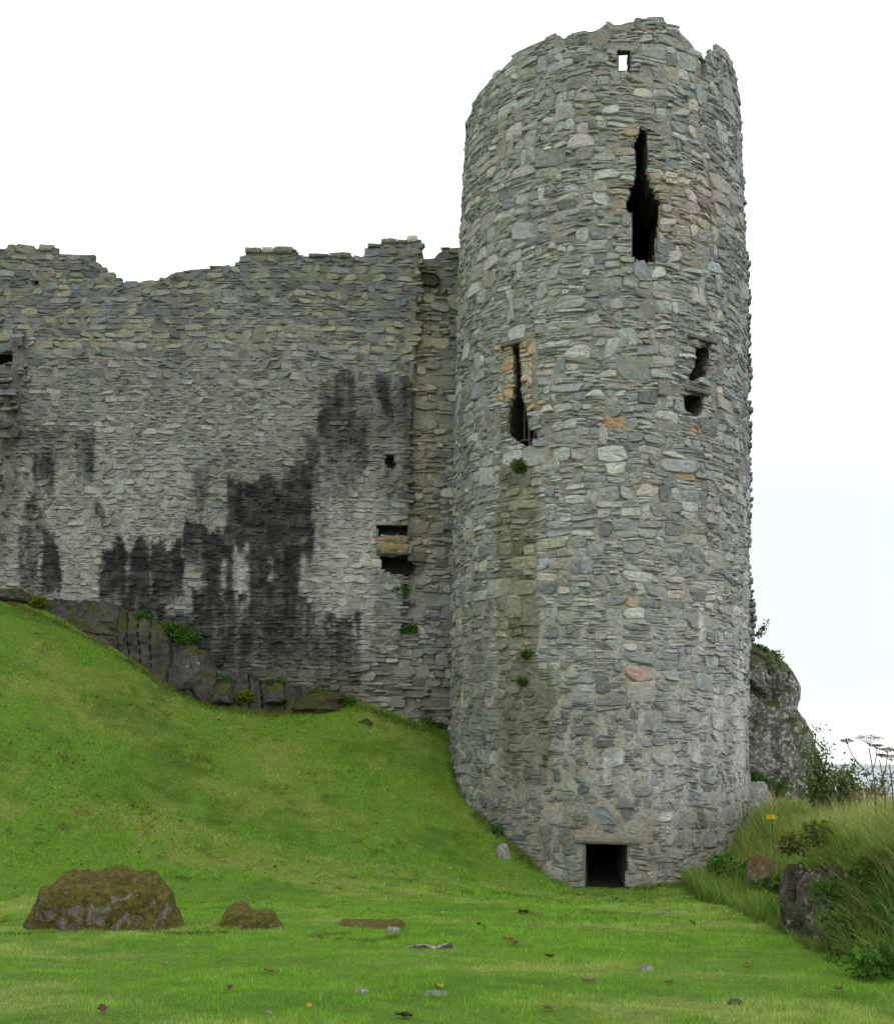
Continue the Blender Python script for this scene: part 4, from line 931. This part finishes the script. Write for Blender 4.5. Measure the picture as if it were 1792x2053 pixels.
acc.add(*blades(x, y, z, rngG.uniform(.045, .105, len(x)), rngG.uniform(.005, .010, len(x)), rngG.uniform(.3, 1.1, len(x)), c, rngG))
lawn = acc.build('lawn_grass', M_GRASS); tag(lawn, 'short mown green grass covering the lawn and slope', 'grass', kind='stuff')
def fringe(P, n, h0, h1, cols, spread=.16):
    k = rngG.integers(0, len(P)-1, n); f = rngG.random(n); Q_ = P[k]*(1-f[:, None])+P[k+1]*f[:, None]
    x = Q_[:, 0]+rngG.normal(0, spread*.6, n); y = Q_[:, 1]-np.abs(rngG.normal(0, spread, n)); ok = vnoise(x*1.7, y*1.7, 4) > -.35; x, y = x[ok], y[ok]
    c = np.array(cols)[rngG.integers(0, len(cols), len(x))]*np.exp(rngG.normal(0, .25, (len(x), 1)))
    return blades(x, y, ground_z(x, y), rngG.uniform(h0, h1, len(x)), rngG.uniform(.010, .02, len(x)), rngG.uniform(.3, 1., len(x)), c, rngG, 2, .3)
acc = Acc(); FC = [(.12,.21,.025),(.16,.22,.04),(.08,.16,.018),(.22,.21,.08)]
u_, v_ = on_wall(wb[2:, 0], wb[2:, 1]); Pw = w_pos(u_, v_, np.full(len(u_), .30)); Pw[0:8] = w_pos(u_, v_, np.full(len(u_), .62))[0:8]
u_, v_ = on_tower(tb[:, 0], tb[:, 1]); Pt_ = t_pos(u_, v_, np.full(len(u_), .06))
acc.add(*fringe(Pw, 5200, .06, .20, FC)); acc.add(*fringe(Pt_[:7], 2600, .05, .17, FC, .12)); acc.add(*fringe(Pt_[8:], 700, .06, .16, FC, .12))
th_ = np.linspace(0, 2*np.pi, 30)
for (cx0, cy0, ra, rb) in ((-5.0, 13.4, 1.0, .66), (-2.9, 13.4, .42, .34), (-.95, 13.2, .46, .36)):
    acc.add(*fringe(np.stack([cx0+ra*np.cos(th_), cy0+rb*np.sin(th_)], -1), 1500, .03, .085, FC, .05))
tag(acc.build('grass_fringe', M_GRASS), 'ragged unmown grass along the feet of walls, tower and boulders', 'grass', kind='stuff')
# clumps of broader weeds in the turf (clover and the like)
acc = Acc(); x, y = scatter(8000, 15, 28.8, 1.6, rngG); k_ = vnoise(x*.9, y*.9, 8)+.6*vnoise(x*2.6, y*2.6, 1) > .35
ok = free_ground(x, y) & (mound_s(x, y) < 0) & k_; x, y = x[ok], y[ok]; z = ground_z(x, y)
acc.add(*blades(x, y, z, rngG.uniform(.04, .09, len(x)), rngG.uniform(.04, .08, len(x)), rngG.uniform(.8, 1.6, len(x)), np.array([.080, .19, .022])*np.exp(rngG.normal(0, .32, (len(x), 1))), rngG))
tag(acc.build('clover', M_GRASS), 'darker green clover and weeds scattered through the turf of the slope', 'ground cover', kind='stuff')
# daisies
acc = Acc(); x, y = scatter(330, 16, 28.5, 2.6, rngG); ok = free_ground(x, y) & (mound_s(x, y) < -.3) & (vnoise(x*.5, y*.5, 3) > -.25); x, y = x[ok], y[ok]; z = ground_z(x, y)
for a, b, c in zip(x, y, z):
    r = rngG.uniform(.007, .015); k = np.arange(7)/7*6.283; tl = rngG.normal(0, .35, 2)
    ring = np.stack([a+r*np.cos(k), b+r*np.sin(k), c+.045+r*(tl[0]*np.cos(k)+tl[1]*np.sin(k))], -1); V_ = np.concatenate([ring, [[a, b, c+.050]], [[a, b, c+.040]]])
    acc.add(V_, [np.stack([np.arange(7), (np.arange(7)+1) % 7, np.full(7, 7)], -1), np.stack([(np.arange(7)+1) % 7, np.arange(7), np.full(7, 8)], -1)], (.72, .72, .66))
tag(acc.build('daisies', M_GRASS), 'tiny white daisies dotted over the grass slope', 'flowers', kind='stuff')
# long grass of the bank
acc = Acc()
def bank_pts(n, y0, y1, smin, smax):
    y = rngG.uniform(y0, y1, n); s = rngG.uniform(smin, smax, n); x = np.interp(y, MY, MX)+s; return x, y
def tall(n, y0, y1, s0, s1, h0, h1, w0, w1, lean0, lean1, cols, clump=.0, seg=4):
    x, y = bank_pts(n, y0, y1, s0, s1)
    ok = free_ground(x, y) & (vnoise(x*1.5, y*1.5, 6)+.5*vnoise(x*4, y*4, 2) > clump) & (x < y*.62+1.2); x, y = x[ok], y[ok]; z = ground_z(x, y)
    c = 1.75*np.array(cols)[rngG.integers(0, len(cols), len(x))]*np.exp(rngG.normal(0, .24, (len(x), 1)))
    hh_ = rngG.uniform(h0, h1, len(x))*(1+.35*vnoise(x*1.2, y*1.2, 9))
    acc.add(*blades(x, y, z, hh_, rngG.uniform(w0, w1, len(x)), rngG.uniform(lean0, lean1, len(x)), c, rngG, seg, .35))
GC = [(.085,.165,.022),(.105,.175,.028),(.062,.135,.020),(.120,.170,.036),(.165,.175,.060)]
GD = [(.060,.115,.018),(.078,.140,.024),(.050,.10,.018),(.110,.135,.03),(.16,.145,.06)]
GS = [(.26,.21,.10),(.30,.25,.13),(.20,.17,.07)]
tall(34000, 13.2, 27, .25, 4.6, .28, .66, .008, .015, .2, 1.3, GC+GS[:1], -.6)
tall(7000, 6., 24, 1.2, 6.5, .28, .6, .010, .018, .2, 1.2, GC, -.7)
tall(17000, 9.5, 15.8, .30, 3.2, .26, .60, .006, .011, .3, 1.0, GC+[(.13,.11,.03),(.10,.09,.03)], -.7)
tall(1900, 12.5, 27, .5, 3.2, .55, .95, .004, .007, .15, .55, GS, -.2)
tall(9000, 15.5, 25.5, -.45, 1.0, .22, .50, .008, .014, .2, .8, GD+GC[:3], -.6)
tall(4200, 9.6, 12.9, -.12, .60, .35, .75, .009, .016, .4, 1.2, [(.060,.125,.022),(.080,.145,.026),(.050,.10,.02),(.12,.15,.04),(.17,.15,.07)], -.4, 5)
tall(6500, 12.0, 15.6, .10, .80, .24, .50, .007, .012, .8, 1.6, GC+GD, -.7, 5)
tall(2600, 12.2, 15.6, -.30, .05, .10, .24, .006, .012, .3, 1.0, GD, -.6, 4)
tall(7000, 20.5, 25.6, -.62, 1.3, .32, .70, .009, .015, .2, .7, GD+GC[:3], -.6)
tall(1500, 8.5, 10.6, -.3, .5, .2, .45, .008, .014, .4, 1.1, GD, -.3, 5)
tall(6500, 23.5, 30.5, .1, 4.0, .25, .60, .010, .017, .2, .8, GC+GD, -.5)
tag(acc.build('tall_grass', M_LEAF), 'long unmown grass with straw-coloured stalks on the bank', 'grass', kind='stuff')
# grass tufts and moss on crag ledge
def leafy(name, c, r, n, size, cols, label, cat, rng, parent=None, stem=None, shape=(1, 1, 1), group=None, curl=.5, mat=None):
    """a plant of many small folded leaves spread through a volume"""
    u = rng.normal(0, 1, (n, 3)); u /= np.linalg.norm(u, axis=1)[:, None]; rr_ = rng.random(n)**.45
    P = np.asarray(c)+u*rr_[:, None]*np.asarray(shape)*r
    P += .22*r*np.stack([vnoise(P[:, 0]*3/r, P[:, 1]*3/r, P[:, 2]*3/r+k) for k in (0, 5, 9)], -1)
    d = rng.normal(0, 1, (n, 3))+u*.8; d[:, 2] = d[:, 2]*.5; d /= np.linalg.norm(d, axis=1)[:, None]; s = np.cross(d, rng.normal(0, 1, (n, 3))); s /= np.linalg.norm(s, axis=1)[:, None]
    L = rng.uniform(.6, 1.3, n)[:, None]*size; W = L*.34; up = np.cross(s, d)
    V = np.stack([P, P+d*L*.5-s*W+up*L*.08, P+d*L*1.0-up*L*.12*curl, P+d*L*.5+s*W+up*L*.08], 1)
    o = (np.arange(n)*4)[:, None]; c_ = np.array(cols)[rng.integers(0, len(cols), n)]*np.exp(rng.normal(0, .2, (n, 1)))
    a = Acc(); a.add(V, [o+np.array([[0, 1, 2]]), o+np.array([[0, 2, 3]])], np.repeat(c_, 4, 0))
    ob = a.build(name, mat or M_LEAF, parent=parent, loc=None if parent else np.asarray(c)-np.array([0, 0, r*shape[2]*.8]))
    if label: tag(ob, label, cat, group)
    return ob
LG = [(.075,.17,.028),(.10,.20,.035),(.055,.12,.022)]; LY = [(.15,.19,.025),(.17,.17,.03)]
for (X, Y, d, r, lab, cols) in (
    (378,1278,.25,.42,'green weeds growing above the white-splashed boulder',LG),(328,1268,.1,.28,'dark green weeds in the ledge under the black stain',LG),
    (452,1372,.35,.36,'bright green tuft behind the squat mossy block',LG),(560,1372,.3,.26,'small green tuft at the wall foot above the mossy block',LG),
    (800,1184,-.10,.30,'green plant growing in the drain hole of the curtain wall',LG),(822,1262,-.1,.22,'small plant in the broken masonry below the drain hole',LG),
    (690,1408,.3,.36,'low green weeds along the foot of the curtain wall',LG),(350,1262,.2,.34,'green weeds hanging on the bedrock ledge beside the slab',LG),(408,1368,.5,.26,'weeds between the white-splashed boulder and the squat block',LY),(500,1398,.5,.26,'yellowish moss tuft between the two mossy blocks',LY),(290,1240,.2,.24,'small weeds on the left part of the bedrock ledge',LG),(86,1208,.35,.26,'yellow-green moss cushion on the ledge at the left',LY),
    (640,1395,.4,.30,'grass tuft on top of the turf covered lump',LG),(865,1452,.1,.30,'weeds in the corner between curtain wall and tower',LG)):
    leafy('wall_plant', on_face(X, Y, d), r, int(900*r/.3), .055, cols, lab, 'plant', rngG, shape=(1, .5, .62))
for (X, Y, r, lab) in ((1044,936,.24,'fern-like green tuft under the left slit of the tower'),(1058,1312,.15,'small green weed in a joint of the lower tower'),(1050,1366,.14,'lowest tiny green weed in a tower joint'),(906,1583,.30,'leafy weeds where the slope meets the left foot of the tower'),(1000,1668,.22,'weeds along the sloping foot of the tower left of the door')):
    a, b = on_tower(np.array([X*1.]), np.array([Y*1.])); leafy('wall_plant', t_pos(a, b, np.array([.07]))[0], r, int(700*r/.25), .05, LG if r != .24 else [(.075,.12,.02),(.10,.14,.03)], lab, 'plant', rngG, shape=(.9, .5, .7))
for X, Y, r, dep, lab in ((1545,1318,.30,30.2,'dark green ivy cushion on the shoulder of the crag'),(1522,1305,.26,29.9,'grass tuft on the top ledge of the crag'),(1512,1562,.30,29.0,'green weeds in the dark cleft at the foot of the crag'),(1555,1580,.30,28.6,'broad-leaved weeds in front of the crag')):
    leafy('crag_plant', at(np.float64(X), np.float64(Y), dep), r, 700, .07, LG+[(.06,.09,.03)], lab, 'plant', rngG, shape=(1.1, .8, .7))
p = at(np.float64(1660.), np.float64(1788.), 12.95); leafy('fern', p, .24, 420, .05, [(.06,.15,.02),(.08,.17,.03)], 'bright green fern growing from the face of the stone bank', 'fern', rngG, shape=(1.1, .6, .8))
p = at(np.float64(1760.), np.float64(1930.), 10.6); leafy('dock_plant', p, .30, 240, .10, LG, 'broad-leaved weeds at the foot of the bank in the right corner', 'plant', rngG, shape=(1.2, .8, .6))
p = at(np.float64(1420.), np.float64(1722.), 23.3); leafy('nettle_clump', p+np.array([.25, -.2, -.1]), .30, 420, .10, [(.07,.16,.03),(.09,.19,.035)], 'dark leafy weeds against the tower right of the doorway', 'plant', rngG, shape=(1.1, .8, .8))

LB = [(.10,.19,.035),(.13,.20,.045),(.085,.15,.03)]
for X, Y, dep, r, cols, lab in ((1492,1742,21.5,.26,LB,'broad-leaved weeds in the grass between the doorway and the russet boulder'),(1588,1690,15.6,.20,[(.20,.17,.06),(.15,.16,.05),(.13,.18,.04)],'withered brown weeds on top of the left end of the bank'),(1648,1672,14.6,.22,[(.15,.16,.04),(.11,.16,.03)],'yellowish weeds in the grass on top of the bank above the fern'),(1742,1742,12.4,.24,[(.09,.15,.03),(.12,.17,.04)],'pale green weeds in the hanging grass right of the fern'),(1700,1850,12.4,.22,LB,'green weeds hanging over the lower stones of the bank'),(1560,1770,16.2,.20,LB,'weeds at the left foot of the stone bank')):
    leafy('bank_weed', at(np.float64(X), np.float64(Y), dep), r, int(420*r/.22), .07, cols, lab, 'plant', rngG, shape=(1.2, .8, .7))
# woody shrubs behind the bank, against the sea
bark = mat_plain('grey_bark', (.09,.075,.06))
def shrub(name, base, limbs, rl, nl, label, cat, rng, size=.075, cols=None):
    o = thing(name, label, cat, base); a = Acc(); L = Acc(); base = np.array(base); cols = cols or [(.085,.13,.03),(.115,.155,.045),(.06,.095,.025),(.15,.17,.07)]
    for tip in limbs:
        tip = np.array(tip); k = np.linspace(0, 1, 9)[:, None]; mid = rng.normal(0, .10, 3)
        pts = base+(tip-base)*k+np.sin(k*np.pi)*mid; a.tube(pts, np.linspace(.028, .007, 9), 6)
        for f in np.linspace(.35, 1., 6):
            c = base+(tip-base)*f+math.sin(f*math.pi)*mid; n = int(nl*(.5+.5*f)); r = rl*(.55+.6*rng.random())
            u = rng.normal(0, 1, (n, 3))*np.array([1, 1, .55])*r*.55; P = c+u
            d = rng.normal(0, 1, (n, 3)); d /= np.linalg.norm(d, axis=1)[:, None]; s = np.cross(d, rng.normal(0, 1, (n, 3))); s /= np.linalg.norm(s, axis=1)[:, None]
            l_ = rng.uniform(.6, 1.3, (n, 1))*size; V = np.stack([P, P+d*l_*.5-s*l_*.32, P+d*l_, P+d*l_*.5+s*l_*.32], 1); q = (np.arange(n)*4)[:, None]
            L.add(V, [q+np.array([[0, 1, 2]]), q+np.array([[0, 2, 3]])], np.repeat(np.array(cols)[rng.integers(0, len(cols), n)]*np.exp(rng.normal(0, .22, (n, 1))), 4, 0))
    a.build('branches', bark, parent=o); L.build('foliage', M_LEAF, parent=o); return o
rngS = np.random.default_rng(9); dS = 24.
P_ = lambda X, Y, d=dS: at(np.float64(X), np.float64(Y), d)
b = P_(1648, 1640); shrub('shrub', b, [P_(1634,1470), P_(1650,1505), P_(1668,1548), P_(1640,1540), P_(1660,1575), P_(1630,1510,24.4), P_(1676,1560), P_(1645,1575)], .30, 62, 'leafy shrub beside the crag, seen against the sea', 'shrub', rngS)
b = P_(1690, 1645, 23.); shrub('shrub', b, [P_(1698,1538,23.), P_(1712,1532,23.2), P_(1725,1580,23.), P_(1755,1572,23.2), P_(1778,1562,23.), P_(1690,1560,22.8), P_(1740,1590,23), P_(1705,1575,23), P_(1760,1592,23)], .26, 52, 'low spreading shrub between the crag shrub and the dead hogweed', 'shrub', rngS)
b = P_(1513, 1275, 30.4); shrub('sapling', b, [P_(1540,1244,30.4), P_(1532,1262,30.4), P_(1524,1272,30.3)], .13, 9, 'thin sapling growing from the broken wall stub above the crag', 'sapling', rngS, size=.07)
# hogweed
drybrown = mat_plain('dry_stalk', (.10,.07,.055)); M_UMB = M_LEAF
def hogweed(base, top, heads, label):
    o = thing('hogweed', label, 'wild plant', base, group='hogweed stalks on the bank'); base = np.array(base); top = np.array(top)
    k = np.linspace(0, 1, 10)[:, None]; sway = np.array([.05, .03, 0])*np.sin(k*np.pi); stem = base+(top-base)*k+sway
    a = Acc(); a.tube(stem, np.linspace(.012, .007, 10), 7)
    for hp, f, r, cl in heads:
        hp = np.array(hp); st0 = base+(top-base)*f; m = (st0+hp)/2+np.array([(hp-st0)[0]*.25, 0, -.06]); kk = np.linspace(0, 1, 7)[:, None]
        if f < .999: a.tube((1-kk)**2*st0+2*kk*(1-kk)*m+kk**2*hp, np.linspace(.009, .005, 7), 6)
        U_ = Acc(); nray = 18
        for i in range(nray):
            an = i*2.399; q = r*math.sqrt((i+.5)/nray); e = hp+np.array([q*math.cos(an), q*math.sin(an), .10*r/.12*(1-.30*(q/r)**2)*.8])
            U_.tube(np.array([hp, (hp+e)/2+np.array([0, 0, .01]), e]), .0022, 4, cl)
            n = 16; v = rngS.normal(0, 1, (n, 3))*np.array([.016, .016, .006])*r/.12+e; s = rngS.normal(0, .009, (n, 2, 3))
            V = np.stack([v, v+s[:, 0], v+s[:, 1]], 1); U_.add(V, [(np.arange(n)*3)[:, None]+np.array([[0, 1, 2]])], np.array(cl)*np.exp(rngS.normal(0, .2)))
        U_.build('umbel', M_UMB, parent=o)
    a.build('stem', drybrown, parent=o); return o
BR, GN = (.17,.11,.07), (.14,.17,.07); dH = 15.0
Q = lambda X, Y, d=dH: at(np.float64(X), np.float64(Y), d)
hogweed(Q(1754,1665), Q(1741,1500), [(Q(1742,1494), 1.0, .19, BR), (Q(1698,1492), .68, .09, GN), (Q(1757,1488+14), .70, .09, BR)], 'dead hogweed with the widest brown flower head, left of three stalks')
hogweed(Q(1773,1670,15.2), Q(1762,1524,15.2), [(Q(1778,1510,15.2), .72, .10, BR), (Q(1766,1519,15.2), 1.0, .07, GN), (Q(1736,1558,15.2), .5, .07, GN)], 'dead hogweed with bent stem, middle one of three stalks')
hogweed(Q(1786,1675,15.), Q(1781,1530,15.), [(Q(1786,1526,15.), 1.0, .12, GN), (Q(1800,1512,15.), .8, .1, BR)], 'straight hogweed with greenish head at the right picture edge')
# ragwort
p = at(np.float64(1546.), np.float64(1638.), 21.0); g = ground_z(np.array([p[0]]), np.array([21.0]))[0]
rw = thing('ragwort', 'yellow flowering ragwort at the tower foot in the long grass', 'flower', (p[0], 21.0, g)); a = Acc(); a.tube(np.array([[p[0], 21., g], [p[0]+.02, 21., (g+p[2])/2], p]), .007, 6, (.06, .10, .02)); a.build('stem', M_LEAF, parent=rw)
leafy('flower_head', p, .075, 110, .035, [(.75,.50,.01),(.65,.40,.01)], None, None, rngS, parent=rw, shape=(1.3, 1., .5))

# dead leaves on the lawn
lm = mat_leaf('dead_leaf', .3, .15)
LV = [(1050,1833,.085,'curled dark brown leaf pair'),(960,1858,.05,'small dark leaf'),(1018,1888,.075,'rusty leaf'),(1032,1897,.06,'crumpled brown leaf'),(1336,1831,.05,'brown scrap'),(1388,1854,.06,'brown leaf'),(1180,1975,.06,'faded leaf'),(1098,2030,.06,'brown leaf'),(205,2035,.06,'brown leaf'),(620,2028,.05,'yellowish leaf'),(880,1984,.06,'orange yellow leaf'),(690,1812,.05,'russet leaf'),(1024,1757,.04,'small leaf'),(10,1842,.055,'yellow leaf'),(540,1955,.05,'brown leaf'),(1280,1808,.04,'brown leaf'),(1100,1925,.05,'dark leaf'),(810,2045,.06,'dark leaf'),(330,1940,.05,'tan leaf'),(460,1990,.05,'brown leaf'),(1340,1975,.05,'rust leaf'),(1500,1940,.06,'pale tan leaf'),(740,1826,.04,'russet scrap'),(1680,1990,.06,'brown leaf'),(1210,1870,.04,'brown scrap'),(1470,1830,.04,'tan leaf')]
near = [((50,1862),'the large mossy boulder'),((500,1860),'the small mossy rock'),((745,1850),'the flat mossy stone'),((850,1895),'the thin slate edge'),((1215,1780),'the doorway'),((1620,1850),'the stone bank'),((1472,2014),'the dark blue-grey stone'),((725,1991),'the rounded tan stone')]
LC = {'dark': (.050,.034,.020), 'rust': (.20,.10,.05), 'yell': (.40,.28,.05), 'oran': (.40,.22,.04), 'tan': (.24,.18,.10), 'pale': (.30,.25,.15), 'fade': (.22,.18,.12), 'russ': (.22,.12,.06)}
used = set()
for i, (X, Y, r, lab) in enumerate(LV):
    p = ground_hit(X, Y); c = next((v for k, v in LC.items() if k in lab), (.14,.095,.055))
    nu_, nv_ = 9, 7; s = np.linspace(-1, 1, nu_)[:, None]; w = np.linspace(-1, 1, nv_)[None]
    an = rngS.uniform(0, 6.28); wd = (1-np.abs(s)**2.2)*(.55+.10*np.sin(s*9+i)); x_ = s*r+0*w; y_ = w*wd*r
    z_ = r*(.35*w**2*(.5+rngS.random())+.22*s**2*rngS.uniform(-1, 1.5)+.10*np.sin(5*s+3*w+i))+.028
    V_ = np.stack([p[0]+x_*math.cos(an)-y_*math.sin(an), p[1]+x_*math.sin(an)+y_*math.cos(an), p[2]+z_], -1).reshape(-1, 3)
    a = Acc(); a.add(V_, [gridfaces(nu_, nv_)], np.array(c)*np.exp(rngS.normal(0, .1)))
    o = a.build('dead_leaf', lm, loc=p)
    (nx, ny), nm = min(near, key=lambda q: math.hypot(q[0][0]-X, (q[0][1]-Y)*1.6))
    side = ('right of' if X > nx else 'left of') if abs(X-nx) > abs(Y-ny)*.8 else ('nearer than' if Y > ny else 'beyond')
    L_ = f'{lab} on the lawn {side} {nm}'
    if L_ in used: L_ = f'{lab} on the lawn {"far " if abs(X-nx) > 130 else "just "}{side} {nm}'
    while L_ in used: L_ = L_.replace(' on the lawn', ' lying alone on the lawn')
    used.add(L_); tag(o, L_, 'leaf', 'dead leaves on the lawn')

# distant land across the water
t = NT('far_land'); M_FAR = t.color(t.mix(t.ramp(t.noise(.004, 5), [(.35, 0.), (.65, 1.)]), (.20,.27,.25), (.30,.36,.34)))  # fading with distance is put into the colour as pale tones
xs = np.linspace(900, 2600, 160); hh_ = 13*smooth(900, 1150, xs)*(1+.5*fbm(xs*.006, 2.2))+1
ys = np.linspace(-1, 1, 14); XX = np.repeat(xs[:, None], 14, 1); YY = 2650+ys[None]*160+.0*XX; ZZ = -9.3+(hh_[:, None])*(1-ys[None]**2)
isl = mk('headland', np.stack([XX, YY, ZZ], -1).reshape(-1, 3), [gridfaces(160, 14)], M_FAR, loc=(1700, 2650, -9), smooth_=True); tag(isl, 'low faint green headland far across the sea', 'hill', kind='structure')
